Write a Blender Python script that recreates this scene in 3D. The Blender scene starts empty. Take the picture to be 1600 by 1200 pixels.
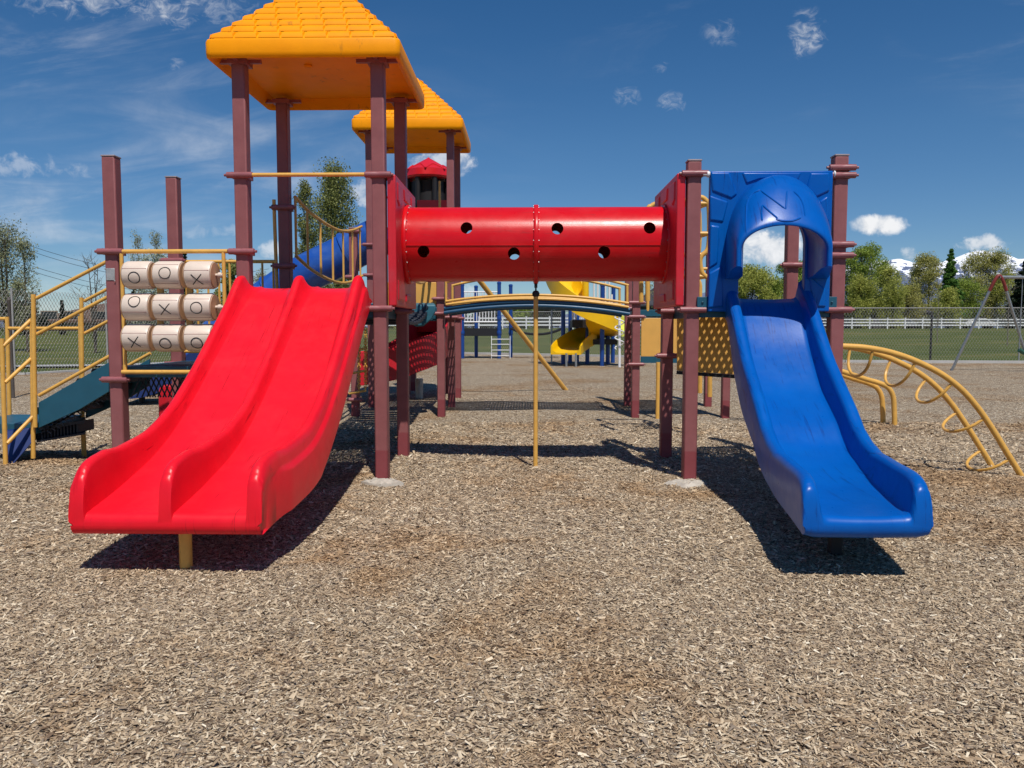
import bpy, math, random
import numpy as np
from mathutils import Vector, Matrix

random.seed(7)
R = math.radians
scene = bpy.context.scene
COL = scene.collection

# ------------------------------------------------------------------ camera
CAM_H, F_PX = 1.38, 1240.0
PITCH, YAW = math.atan(88 / F_PX), math.atan(25 / F_PX)
cam_d = bpy.data.cameras.new('camera')
cam = bpy.data.objects.new('camera', cam_d)
COL.objects.link(cam)
cam.location = (0, 0, CAM_H)
cam.rotation_euler = (R(90) - PITCH, 0, YAW)
cam_d.sensor_width = 36
cam_d.lens = F_PX / 1600 * 36
cam_d.clip_start, cam_d.clip_end = 0.05, 20000
scene.camera = cam
CAM_ROT = cam.rotation_euler.to_matrix()


def D(px, py):
    """world direction of a pixel of the 1600x1200 photograph"""
    return CAM_ROT @ Vector(((px - 800) / F_PX, (600 - py) / F_PX, -1))


def W(px, py, Y):
    d = D(px, py)
    return Vector((0, 0, CAM_H)) + d * (Y / d.y)


def WX(px, Y, py=512):
    return W(px, py, Y).x


def WZ(py, Y, px=825):
    return W(px, py, Y).z


def G(px, py, z=0.0):
    d = D(px, py)
    return Vector((0, 0, CAM_H)) + d * ((z - CAM_H) / d.z)


# ------------------------------------------------------------------ render / view
scene.view_settings.view_transform = 'Standard'
scene.view_settings.look = 'None'
scene.view_settings.gamma = 1
scene.view_settings.use_curve_mapping = False
scene.view_settings.exposure = 0.0
scene.cycles.max_bounces = 6
scene.cycles.diffuse_bounces = 3
scene.cycles.glossy_bounces = 3
scene.cycles.transmission_bounces = 2


# ------------------------------------------------------------------ node helpers
class NT:
    def __init__(self, tree):
        self.t = tree

    def n(self, typ, **kw):
        nd = self.t.nodes.new(typ)
        for k, v in kw.items():
            if k == 'ins':
                for a, b in v.items():
                    self.put(nd.inputs[a], b)
            else:
                setattr(nd, k, v)
        return nd

    def put(self, sock, v):
        if isinstance(v, bpy.types.NodeSocket):
            self.t.links.new(v, sock)
        else:
            sock.default_value = v

    def m(self, op, a, b=None, c=None, clamp=False):
        nd = self.t.nodes.new('ShaderNodeMath')
        nd.operation = op
        nd.use_clamp = clamp
        self.put(nd.inputs[0], a)
        if b is not None:
            self.put(nd.inputs[1], b)
        if c is not None:
            self.put(nd.inputs[2], c)
        return nd.outputs[0]

    def mix(self, f, a, b, mode='MIX'):
        nd = self.t.nodes.new('ShaderNodeMix')
        nd.data_type = 'RGBA'
        nd.blend_type = mode
        self.put(nd.inputs[0], f)
        self.put(nd.inputs[6], a)
        self.put(nd.inputs[7], b)
        return nd.outputs[2]

    def noise(self, vec, scale, detail=4, rough=0.55, dist=0.0):
        nd = self.n('ShaderNodeTexNoise', ins={'Scale': scale, 'Detail': detail, 'Roughness': rough, 'Distortion': dist})
        if vec is not None:
            self.put(nd.inputs['Vector'], vec)
        return nd.outputs['Fac']

    def ramp(self, fac, stops, interp='LINEAR'):
        nd = self.t.nodes.new('ShaderNodeValToRGB')
        cr = nd.color_ramp
        cr.interpolation = interp
        while len(cr.elements) < len(stops):
            cr.elements.new(0.5)
        for e, (p, c) in zip(cr.elements, stops):
            e.position = p
            e.color = c if len(c) == 4 else (*c, 1)
        self.put(nd.inputs[0], fac)
        return nd.outputs[0]

    def smooth(self, v, a, b):
        nd = self.t.nodes.new('ShaderNodeMapRange')
        nd.interpolation_type = 'SMOOTHSTEP'
        self.put(nd.inputs[0], v)
        self.put(nd.inputs[1], a)
        self.put(nd.inputs[2], b)
        return nd.outputs[0]

    def scaled(self, vec, s):
        nd = self.n('ShaderNodeMapping')
        nd.inputs['Scale'].default_value = s
        self.put(nd.inputs['Vector'], vec)
        return nd.outputs[0]


def c4(c):
    return (c[0], c[1], c[2], 1)


def new_mat(name):
    m = bpy.data.materials.new(name)
    m.use_nodes = True
    m.node_tree.nodes.clear()
    nt = NT(m.node_tree)
    out = nt.n('ShaderNodeOutputMaterial')
    bsdf = nt.n('ShaderNodeBsdfPrincipled')
    nt.put(out.inputs[0], bsdf.outputs[0])
    return m, nt, bsdf, out


def paint(name, col, rough=0.4, var=0.12, scale=6, fade=None, fade_amt=0.35, scratch=None, bump=0.0, bump_scale=300,
          metallic=0.0, spec=0.5, scratch_scale=(40, 3, 3), scratch_cut=0.66, rough_var=0.15, coat=0.0):
    """painted metal or moulded plastic: slight mottling, worn patches, scuffs"""
    m, nt, b, out = new_mat(name)
    co = nt.n('ShaderNodeTexCoord').outputs['Object']
    n1 = nt.noise(co, scale, 5, 0.6)
    lo = tuple(x * (1 - var) for x in col)
    hi = tuple(min(1, x * (1 + var)) for x in col)
    c = nt.ramp(n1, [(0.3, lo), (0.7, hi)])
    if fade:
        n2 = nt.noise(co, scale * 0.45, 6, 0.65, 0.6)
        c = nt.mix(nt.m('MULTIPLY', nt.smooth(n2, 0.45, 0.72), fade_amt), c, c4(fade))
    if scratch:
        n3 = nt.noise(nt.scaled(co, scratch_scale), 1.0, 6, 0.7, 0.4)
        n4 = nt.noise(co, 2.3, 2)
        f = nt.m('MULTIPLY', nt.smooth(n3, scratch_cut, scratch_cut + 0.05), nt.smooth(n4, 0.42, 0.60))
        c = nt.mix(nt.m('MULTIPLY', f, 0.7), c, c4(scratch))
    nt.put(b.inputs['Base Color'], c)
    nt.put(b.inputs['Roughness'], nt.m('ADD', rough - rough_var / 2, nt.m('MULTIPLY', nt.noise(co, scale * 3, 4), rough_var)))
    b.inputs['Metallic'].default_value = metallic
    b.inputs['Specular IOR Level'].default_value = spec
    if coat:
        b.inputs['Coat Weight'].default_value = coat
        b.inputs['Coat Roughness'].default_value = 0.12
    if bump:
        bp = nt.n('ShaderNodeBump', ins={'Strength': bump, 'Distance': 0.004, 'Height': nt.noise(co, bump_scale, 3)})
        nt.put(b.inputs['Normal'], bp.outputs[0])
    return m


M = {}
# maroon posts: sun-faded above, unfaded repainted band near the ground
m, nt, b, _ = new_mat('faded_maroon_paint')
co = nt.n('ShaderNodeTexCoord').outputs['Object']
pos = nt.n('ShaderNodeNewGeometry').outputs['Position']
z = nt.n('ShaderNodeSeparateXYZ', ins={0: pos}).outputs[2]
n1 = nt.noise(co, 7, 6, 0.65)
c = nt.ramp(n1, [(0.3, (0.24, 0.080, 0.082)), (0.7, (0.295, 0.104, 0.106))])
band = nt.m('SUBTRACT', 1.0, nt.smooth(nt.m('ADD', z, nt.m('MULTIPLY', nt.noise(co, 3, 2), 0.02)), 0.28, 0.30))
c = nt.mix(nt.m('MULTIPLY', band, 0.6), c, (0.22, 0.028, 0.040, 1))
chipm = nt.m('MULTIPLY', nt.smooth(nt.noise(co, 22, 5, 0.7), 0.70, 0.73), 0.6)
c = nt.mix(chipm, c, (0.13, 0.03, 0.035, 1))
bare = nt.m('MULTIPLY', nt.smooth(nt.noise(co, 9, 6, 0.7), 0.635, 0.66), nt.m('SUBTRACT', 1.0, nt.smooth(z, 0.15, 0.34)))
c = nt.mix(nt.m('MULTIPLY', bare, 0.8), c, (0.48, 0.42, 0.38, 1))
nt.put(b.inputs['Base Color'], c)
nt.put(b.inputs['Roughness'], nt.m('ADD', 0.42, nt.m('MULTIPLY', n1, 0.2)))
b.inputs['Specular IOR Level'].default_value = 0.35
bp = nt.n('ShaderNodeBump', ins={'Strength': 0.15, 'Distance': 0.003, 'Height': nt.noise(co, 160, 3)})
nt.put(b.inputs['Normal'], bp.outputs[0])
M['maroon'] = m

M['clamp'] = paint('maroon_clamp_paint', (0.28, 0.092, 0.10), 0.4, 0.15, 12)
M['cap'] = paint('grey_post_cap', (0.30, 0.24, 0.25), 0.5)
M['yellow_roof'] = paint('yellow_plastic_roof', (0.95, 0.335, 0.0), 0.5, 0.05, 4, fade=(0.80, 0.25, 0.0), fade_amt=0.4, scratch=(0.55, 0.20, 0.01), scratch_scale=(9, 9, 3), scratch_cut=0.60, bump=0.08, bump_scale=180, spec=0.15)
M['mustard'] = paint('mustard_powder_coat', (0.72, 0.40, 0.085), 0.38, 0.10, 14, scratch=(0.45, 0.22, 0.06), scratch_cut=0.62, scratch_scale=(30, 30, 30))
M['panel_yellow'] = paint('mustard_plastic_panel', (0.74, 0.40, 0.09), 0.5, 0.06, 5)
M['red'] = paint('red_moulded_plastic', (0.80, 0.008, 0.022), 0.36, 0.07, 5, fade=(0.84, 0.022, 0.035), fade_amt=0.5,
                 scratch=(0.36, 0.003, 0.010), scratch_scale=(80, 1.8, 3), scratch_cut=0.565, bump=0.06, bump_scale=60, spec=0.30, rough_var=0.22)
M['tunnel_red'] = paint('red_tunnel_plastic', (0.60, 0.003, 0.008), 0.30, 0.06, 5, scratch=(0.40, 0.02, 0.02), scratch_scale=(3, 40, 40), scratch_cut=0.585, fade=(0.66, 0.03, 0.03), fade_amt=0.4,
                        bump=0.10, bump_scale=90, spec=0.32)
M['panel_red'] = paint('weathered_red_panel', (0.60, 0.012, 0.024), 0.42, 0.1, 5, fade=(0.50, 0.06, 0.08), fade_amt=0.4, bump=0.1, bump_scale=60)
M['blue'] = paint('blue_moulded_plastic', (0.0, 0.092, 0.41), 0.32, 0.06, 4, fade=(0.0, 0.120, 0.47), fade_amt=0.4,
                  scratch=(0.002, 0.035, 0.20), scratch_scale=(60, 2.0, 4), scratch_cut=0.565, bump=0.06, bump_scale=60, spec=0.26, rough_var=0.22)
M['tube_blue'] = paint('blue_tube_plastic', (0.012, 0.075, 0.36), 0.30, 0.1, 3, fade=(0.22, 0.36, 0.62), fade_amt=0.35)
M['peach'] = paint('peach_drum_cap', (0.60, 0.36, 0.20), 0.5, 0.08, 9)
M['bridge_blue'] = paint('dark_blue_coated_tube', (0.008, 0.068, 0.150), 0.4, 0.1, 6)
M['shade_blue'] = paint('shade_darkened_blue_plastic', (0.010, 0.028, 0.13), 0.4, 0.1, 4)  # blue plastic with shade under the decks darkened into its colour
M['teal'] = paint('teal_coated_steel', (0.012, 0.085, 0.135), 0.42, 0.1, 6)
M['teal_seat'] = paint('weathered_teal_plastic', (0.022, 0.12, 0.17), 0.55, 0.18, 9, bump=0.2, bump_scale=40)
M['dark_grid'] = paint('dark_vinyl_grating', (0.016, 0.022, 0.040), 0.55, 0.1, 8)
M['drum'] = paint('cream_drum_plastic', (0.72, 0.60, 0.50), 0.42, 0.06, 9, fade=(0.78, 0.66, 0.55))
M['ink'] = paint('dark_marking', (0.012, 0.010, 0.010), 0.6)
M['black'] = paint('black_rubber', (0.010, 0.010, 0.013), 0.55)
M['steel'] = paint('galvanised_steel', (0.33, 0.35, 0.36), 0.42, 0.15, 20, metallic=0.6)
M['plate'] = paint('brushed_plate', (0.42, 0.42, 0.42), 0.4, 0.2, 40, metallic=0.3)
M['white'] = paint('white_vinyl', (0.80, 0.80, 0.80), 0.45, 0.03, 3)
M['conc'] = paint('pale_concrete', (0.46, 0.42, 0.36), 0.85, 0.22, 14, bump=0.5, bump_scale=60)
M['curb'] = paint('curb_concrete', (0.46, 0.45, 0.43), 0.85, 0.12, 1.5)
M['path'] = paint('path_concrete', (0.36, 0.36, 0.35), 0.85, 0.10, 0.8)
M['post_blue'] = paint('royal_blue_paint', (0.008, 0.055, 0.26), 0.35, 0.08, 6)
M['spiral_yellow'] = paint('bright_yellow_plastic', (0.86, 0.50, 0.003), 0.35, 0.05, 3)
M['lime'] = paint('lime_plastic', (0.62, 0.66, 0.10), 0.4, 0.05, 3)
M['red_paint'] = paint('dull_red_paint', (0.22, 0.030, 0.024), 0.5)
M['green_seat'] = paint('green_rubber', (0.02, 0.09, 0.06), 0.5)
M['dome_red'] = paint('red_dome_plastic', (0.62, 0.012, 0.022), 0.33, 0.1, 5)
M['fence_wire'] = paint('galvanised_wire', (0.40, 0.39, 0.37), 0.5, 0.1, 3, metallic=0.3)
M['fence_post'] = paint('weathered_pole', (0.10, 0.085, 0.075), 0.6)
M['wall_tan'] = paint('tan_stucco', (0.30, 0.235, 0.175), 0.9, 0.1, 1)
M['wall_grey'] = paint('grey_siding', (0.075, 0.072, 0.08), 0.85, 0.1, 1)
M['roof_brown'] = paint('brown_shingle', (0.115, 0.068, 0.048), 0.9, 0.25, 2)
M['roof_grey'] = paint('grey_shingle', (0.040, 0.040, 0.048), 0.9, 0.25, 2)
M['window'] = paint('dark_window_glass', (0.02, 0.025, 0.03), 0.08, 0.05, 2)
M['car_white'] = paint('white_car_paint', (0.6, 0.6, 0.58), 0.25)
M['wire'] = paint('power_cable', (0.05, 0.06, 0.08), 0.6)

# wood chips: every chip carries its own random value in an attribute
CHIP_STOPS = [(0.0, (0.060, 0.040, 0.026)), (0.14, (0.17, 0.112, 0.070)), (0.26, (0.30, 0.245, 0.190)), (0.40, (0.37, 0.270, 0.170)),
              (0.60, (0.53, 0.415, 0.280)), (0.80, (0.68, 0.56, 0.40)), (0.93, (0.84, 0.74, 0.56)), (1.0, (0.94, 0.87, 0.73))]


def patches(nt, co):
    p = nt.noise(co, 0.42, 4, 0.55, 0.5)
    q = nt.noise(co, 1.9, 5, 0.65, 0.4)
    warm = nt.smooth(nt.m('ADD', nt.m('MULTIPLY', p, 0.65), nt.m('MULTIPLY', q, 0.35)), 0.48, 0.62)
    return warm


m, nt, b, _ = new_mat('wood_chip')
att = nt.n('ShaderNodeAttribute', attribute_name='chip').outputs['Fac']
co = nt.n('ShaderNodeTexCoord').outputs['Object']
c = nt.ramp(att, CHIP_STOPS)
grain = nt.noise(co, 260, 3)
c = nt.mix(0.35, c, nt.ramp(grain, [(0.3, (0.55, 0.5, 0.45)), (0.7, (1, 1, 1))]), 'MULTIPLY')
c = nt.mix(nt.m('MULTIPLY', patches(nt, co), 0.80), c, (0.80, 0.64, 0.48, 1), 'MULTIPLY')
nt.put(b.inputs['Base Color'], c)
b.inputs['Roughness'].default_value = 0.8
b.inputs['Specular IOR Level'].default_value = 0.2
M['chip'] = m

m, nt, b, _ = new_mat('wood_chip_bed')
co = nt.n('ShaderNodeTexCoord').outputs['Object']
w1 = nt.n('ShaderNodeTexNoise', ins={'Vector': co, 'Scale': 9.0, 'Detail': 2}).outputs['Color']
cw = nt.mix(0.12, co, w1)
va = nt.n('ShaderNodeTexVoronoi', ins={'Vector': nt.scaled(cw, (38, 92, 60)), 'Scale': 1.0})
vb = nt.n('ShaderNodeTexVoronoi', ins={'Vector': nt.scaled(cw, (94, 44, 60)), 'Scale': 1.0})
sel = nt.smooth(nt.noise(co, 14, 2), 0.47, 0.53)
r1 = nt.n('ShaderNodeSeparateColor', ins={0: nt.mix(sel, va.outputs['Color'], vb.outputs['Color'])}).outputs[0]
d1 = nt.m('ADD', nt.m('MULTIPLY', va.outputs['Distance'], nt.m('SUBTRACT', 1.0, sel)), nt.m('MULTIPLY', vb.outputs['Distance'], sel))
c = nt.ramp(r1, [(p, tuple(v * 0.98 for v in k)) for p, k in CHIP_STOPS])
c = nt.mix(nt.m('MULTIPLY', nt.smooth(d1, 0.42, 0.75), 0.6), c, (0.05, 0.034, 0.024, 1))  # shade in the gaps between drawn chips painted as dark colour
c = nt.mix(nt.m('MULTIPLY', patches(nt, co), 0.80), c, (0.80, 0.64, 0.48, 1), 'MULTIPLY')
nt.put(b.inputs['Base Color'], c)
b.inputs['Roughness'].default_value = 0.9
b.inputs['Specular IOR Level'].default_value = 0.1
bp = nt.n('ShaderNodeBump', ins={'Strength': 0.9, 'Distance': 0.02, 'Height': nt.m('ADD', nt.m('MULTIPLY', r1, 0.7), nt.m('MULTIPLY', d1, -0.7))})
nt.put(b.inputs['Normal'], bp.outputs[0])
M['bed'] = m

m, nt, b, _ = new_mat('mown_grass')
co = nt.n('ShaderNodeTexCoord').outputs['Object']
n1 = nt.noise(nt.scaled(co, (0.25, 0.6, 1)), 0.5, 6, 0.65)
n2 = nt.noise(co, 5.0, 4, 0.7)
c = nt.ramp(n1, [(0.30, (0.055, 0.075, 0.020)), (0.52, (0.095, 0.118, 0.032)), (0.70, (0.18, 0.155, 0.060))])
c = nt.mix(0.5, c, nt.ramp(n2, [(0.3, (0.5, 0.55, 0.45)), (0.7, (1.15, 1.1, 1.0))]), 'MULTIPLY')
nt.put(b.inputs['Base Color'], c)
b.inputs['Roughness'].default_value = 0.9
b.inputs['Specular IOR Level'].default_value = 0.1
bp = nt.n('ShaderNodeBump', ins={'Strength': 0.6, 'Distance': 0.06, 'Height': nt.noise(co, 12, 3)})
nt.put(b.inputs['Normal'], bp.outputs[0])
M['grass'] = m

m, nt, b, _ = new_mat('snowy_hazed_rock')
pos = nt.n('ShaderNodeNewGeometry').outputs['Position']
nz = nt.n('ShaderNodeSeparateXYZ', ins={0: nt.n('ShaderNodeNewGeometry').outputs['Normal']}).outputs[2]
z = nt.n('ShaderNodeSeparateXYZ', ins={0: pos}).outputs[2]
n1 = nt.noise(pos, 0.016, 9, 0.72)
n2 = nt.noise(nt.scaled(pos, (0.03, 0.03, 0.008)), 1.0, 6, 0.65)
hgt = nt.m('ADD', z, nt.m('ADD', nt.m('MULTIPLY', nt.m('SUBTRACT', n1, 0.5), 260.0), nt.m('MULTIPLY', nt.m('SUBTRACT', n2, 0.5), 420.0)))
snow = nt.smooth(hgt, 246.0, 262.0)
hazed_rock = nt.ramp(n2, [(0.3, (0.095, 0.125, 0.215)), (0.7, (0.165, 0.20, 0.295))])  # rock tinted blue: distance haze is put into its colour
nt.put(b.inputs['Base Color'], nt.mix(snow, hazed_rock, (0.84, 0.87, 0.92, 1)))
b.inputs['Roughness'].default_value = 0.9
b.inputs['Specular IOR Level'].default_value = 0.0
M['mountain'] = m


def leaf_mat(name, dark, light, trans=0.32):
    m, nt, b, out = new_mat(name)
    rnd = nt.n('ShaderNodeNewGeometry').outputs['Random Per Island']
    co = nt.n('ShaderNodeTexCoord').outputs['Object']
    c = nt.ramp(rnd, [(0, dark), (1, light)])
    c = nt.mix(0.5, c, nt.ramp(nt.noise(co, 0.9, 3), [(0.35, (0.6, 0.62, 0.6)), (0.65, (1.15, 1.12, 1.0))]), 'MULTIPLY')
    nt.put(b.inputs['Base Color'], c)
    b.inputs['Roughness'].default_value = 0.6
    b.inputs['Specular IOR Level'].default_value = 0.2
    tr = nt.n('ShaderNodeBsdfTranslucent', ins={'Color': c})
    mx = nt.n('ShaderNodeMixShader', ins={0: trans, 1: b.outputs[0], 2: tr.outputs[0]})
    nt.put(out.inputs[0], mx.outputs[0])
    return m


M['leaf_olive'] = leaf_mat('olive_spring_leaf', (0.30, 0.34, 0.06), (0.52, 0.53, 0.14))
M['leaf_green'] = leaf_mat('fresh_green_leaf', (0.20, 0.30, 0.045), (0.40, 0.48, 0.10))
M['leaf_brown'] = leaf_mat('brown_budding_leaf', (0.32, 0.32, 0.09), (0.52, 0.50, 0.17))
M['leaf_pale'] = leaf_mat('pale_budding_leaf', (0.26, 0.28, 0.15), (0.44, 0.45, 0.28))
M['leaf_blossom'] = leaf_mat('white_blossom', (0.30, 0.33, 0.20), (0.60, 0.62, 0.50))
M['leaf_dark'] = leaf_mat('dark_conifer_needle', (0.012, 0.026, 0.014), (0.035, 0.055, 0.026), 0.15)
M['leaf_cone'] = leaf_mat('green_conifer_needle', (0.06, 0.16, 0.025), (0.15, 0.28, 0.06), 0.2)
M['leaf_poplar'] = leaf_mat('grey_green_poplar_leaf', (0.16, 0.19, 0.055), (0.38, 0.40, 0.15))
M['bark'] = paint('grey_brown_bark', (0.085, 0.066, 0.052), 0.9, 0.25, 6)
M['bark_pale'] = paint('pale_twig_bark', (0.20, 0.165, 0.135), 0.9, 0.2, 6)


# ------------------------------------------------------------------ mesh builder
class MB:
    def __init__(self):
        self.v, self.f = [], []

    def add(self, vs, fs):
        o = len(self.v)
        self.v += [tuple(p) for p in vs]
        self.f += [tuple(i + o for i in f) for f in fs]
        return self

    def box(self, c, s, rot=None):
        x, y, z = s[0] / 2, s[1] / 2, s[2] / 2
        vs = [Vector(p) for p in ((-x, -y, -z), (x, -y, -z), (x, y, -z), (-x, y, -z), (-x, -y, z), (x, -y, z), (x, y, z), (-x, y, z))]
        if rot is not None:
            vs = [rot @ p for p in vs]
        c = Vector(c)
        return self.add([p + c for p in vs], [(3, 2, 1, 0), (4, 5, 6, 7), (0, 1, 5, 4), (1, 2, 6, 5), (2, 3, 7, 6), (3, 0, 4, 7)])

    def box2(self, a, b):
        return self.box([(a[i] + b[i]) / 2 for i in range(3)], [abs(b[i] - a[i]) for i in range(3)])

    def bar(self, p, q, w, h):
        """rectangular bar from p to q (w across, h upright)"""
        p, q = Vector(p), Vector(q)
        d = (q - p).normalized()
        up = Vector((0, 0, 1)) if abs(d.z) < 0.95 else Vector((0, 1, 0))
        s = d.cross(up).normalized() * w / 2
        u = s.cross(d).normalized() * h / 2
        vs = [p - s - u, p + s - u, p + s + u, p - s + u, q - s - u, q + s - u, q + s + u, q - s + u]
        return self.add(vs, [(3, 2, 1, 0), (4, 5, 6, 7), (0, 1, 5, 4), (1, 2, 6, 5), (2, 3, 7, 6), (3, 0, 4, 7)])

    def tube(self, pts, r, n=10, caps=True, closed=False):
        pts = [Vector(p) for p in pts]
        N = len(pts)
        rs = r if isinstance(r, (list, tuple)) else [r] * N
        tang = []
        for i in range(N):
            a = pts[(i - 1) % N] if (closed or i > 0) else pts[i]
            b = pts[(i + 1) % N] if (closed or i < N - 1) else pts[i]
            t = b - a
            tang.append(t.normalized() if t.length > 1e-9 else Vector((0, 0, 1)))
        t0 = tang[0]
        ref = Vector((0, 0, 1)) if abs(t0.z) < 0.9 else Vector((1, 0, 0))
        nrm = (ref - t0 * ref.dot(t0)).normalized()
        vs = []
        for i in range(N):
            t = tang[i]
            nrm = nrm - t * nrm.dot(t)
            nrm = nrm.normalized() if nrm.length > 1e-6 else t.orthogonal().normalized()
            bn = t.cross(nrm)
            for k in range(n):
                a = 2 * math.pi * k / n
                vs.append(pts[i] + (nrm * math.cos(a) + bn * math.sin(a)) * rs[i])
        fs = []
        for i in range(N if closed else N - 1):
            j = (i + 1) % N
            for k in range(n):
                l = (k + 1) % n
                fs.append((i * n + k, i * n + l, j * n + l, j * n + k))
        if caps and not closed:
            fs.append(tuple(reversed(range(n))))
            fs.append(tuple((N - 1) * n + k for k in range(n)))
        return self.add(vs, fs)

    def cyl(self, a, b, r, n=14):
        return self.tube([a, b], r, n)

    def lathe(self, prof, origin, axis='Z', n=24):
        """prof: (radius, along) pairs"""
        o = Vector(origin)
        vs = []
        for r, h in prof:
            for k in range(n):
                a = 2 * math.pi * k / n
                p = (r * math.cos(a), r * math.sin(a), h)
                if axis == 'X':
                    p = (h, r * math.cos(a), r * math.sin(a))
                vs.append(o + Vector(p))
        fs = []
        for i in range(len(prof) - 1):
            for k in range(n):
                l = (k + 1) % n
                fs.append((i * n + k, i * n + l, (i + 1) * n + l, (i + 1) * n + k))
        fs.append(tuple(reversed(range(n))))
        fs.append(tuple((len(prof) - 1) * n + k for k in range(n)))
        return self.add(vs, fs)

    def rings(self, rings, closed_ring=True, cap0=True, cap1=True):
        n = len(rings[0])
        vs = [p for r in rings for p in r]
        fs = []
        for i in range(len(rings) - 1):
            for k in range(n if closed_ring else n - 1):
                l = (k + 1) % n
                fs.append((i * n + k, i * n + l, (i + 1) * n + l, (i + 1) * n + k))
        if closed_ring and cap0:
            fs.append(tuple(reversed(range(n))))
        if closed_ring and cap1:
            fs.append(tuple((len(rings) - 1) * n + k for k in range(n)))
        return self.add(vs, fs)

    def split(self):
        """connected pieces as builders of their own"""
        par = list(range(len(self.v)))

        def find(i):
            while par[i] != i:
                par[i] = par[par[i]]
                i = par[i]
            return i
        for f in self.f:
            r = find(f[0])
            for i in f[1:]:
                par[find(i)] = r
        out = {}
        idx = {}
        for i in range(len(self.v)):
            m_ = out.setdefault(find(i), MB())
            idx[i] = len(m_.v)
            m_.v.append(self.v[i])
        for f in self.f:
            out[find(f[0])].f.append(tuple(idx[i] for i in f))
        return list(out.values())

    def builds(self, name, mat, parent=None, **kw):
        return [m_.build(name, mat, parent, **kw) for m_ in self.split()]

    def build(self, name, mat, parent=None, smooth=True, angle=40, bevel=0, seg=2):
        me = bpy.data.meshes.new(name)
        org = Vector((0, 0, 0)) if parent is None else parent_world(parent)
        me.from_pydata([tuple(Vector(p) - org) for p in self.v], [], self.f)
        me.update()
        bm_fix(me)
        if smooth:
            me.polygons.foreach_set('use_smooth', [True] * len(me.polygons))
            me.set_sharp_from_angle(angle=R(angle))
        me.materials.append(M[mat] if isinstance(mat, str) else mat)
        o = bpy.data.objects.new(name, me)
        COL.objects.link(o)
        if parent is not None:
            o.parent = parent
        if bevel:
            bv = o.modifiers.new('bevel', 'BEVEL')
            bv.width, bv.segments, bv.limit_method, bv.angle_limit = bevel, seg, 'ANGLE', R(35)
            bv.harden_normals = False
        return o


def bm_fix(me):
    import bmesh
    bm = bmesh.new()
    bm.from_mesh(me)
    bmesh.ops.recalc_face_normals(bm, faces=bm.faces)
    bm.to_mesh(me)
    bm.free()


def parent_world(o):
    v = Vector((0, 0, 0))
    while o is not None:
        v += Vector(o.location)
        o = o.parent
    return v


def tag(o, label=None, cat=None, group=None, kind=None):
    if label:
        o['label'] = label
    if cat:
        o['category'] = cat
    if group:
        o['group'] = group
    if kind:
        o['kind'] = kind
    return o


def thing(name, loc, label, cat, group=None):
    o = bpy.data.objects.new(name, None)
    COL.objects.link(o)
    o.location = loc
    o.empty_display_size = 0.2
    return tag(o, label, cat, group)


def move_copy(o, parent, off):
    """copy a thing with its parts, shifted"""
    c = o.copy()
    COL.objects.link(c)
    c.parent = parent
    if parent is None:
        c.location = Vector(o.location) + Vector(off)
    for ch in list(o.children):
        move_copy(ch, c, off)
    return c


def crv(pts, n=8):
    """Catmull-Rom through the points (tuples of any length)"""
    P = [np.array(p, float) for p in pts]
    P = [2 * P[0] - P[1]] + P + [2 * P[-1] - P[-2]]
    out = []
    for i in range(1, len(P) - 2):
        for k in range(n):
            t = k / n
            a, b_, c_, d = P[i - 1], P[i], P[i + 1], P[i + 2]
            out.append(0.5 * (2 * b_ + (c_ - a) * t + (2 * a - 5 * b_ + 4 * c_ - d) * t * t + (3 * b_ - a - 3 * c_ + d) * t ** 3))
    out.append(P[-2])
    return [tuple(p) for p in out]


def lerp_tab(tab, x):
    tab = sorted(tab)
    xs = [a for a, _ in tab]
    ys = [b_ for _, b_ in tab]
    return float(np.interp(x, xs, ys))

# ------------------------------------------------------------------ sky and sun
SUN_DIR = Vector((0.15, -0.53, 1.0)).normalized()
SUN_EL = math.asin(SUN_DIR.z)
world = bpy.data.worlds.new('World')
scene.world = world
world.use_nodes = True
world.node_tree.nodes.clear()
nt = NT(world.node_tree)
sky = nt.n('ShaderNodeTexSky')
sky.sky_type = 'NISHITA'
sky.sun_disc = False
sky.sun_elevation = SUN_EL
sky.sun_rotation = math.atan2(SUN_DIR.x, SUN_DIR.y)
sky.altitude = 1400
sky.air_density = 1.0
sky.dust_density = 0.35
sky.ozone_density = 2.0
gen = nt.n('ShaderNodeTexCoord').outputs['Generated']
sep = nt.n('ShaderNodeSeparateXYZ', ins={0: gen})
yy = nt.m('MAXIMUM', sep.outputs[1], 0.05)
u = nt.m('DIVIDE', sep.outputs[0], yy)
v = nt.m('DIVIDE', sep.outputs[2], yy)
uv = nt.n('ShaderNodeCombineXYZ', ins={0: u, 1: v, 2: 0.0}).outputs[0]
front = nt.smooth(sep.outputs[1], 0.05, 0.2)
puff = nt.noise(uv, 34.0, 7, 0.62, 0.3)
puff3 = nt.noise(nt.scaled(uv, (0.75, 1.0, 1)), 58.0, 6, 0.66, 0.9)
puff2 = nt.noise(uv, 11.0, 5, 0.6, 0.2)


def uvof(px, py):
    d = D(px, py)
    return d.x / d.y, d.z / d.y


mask, shade = None, None
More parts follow.
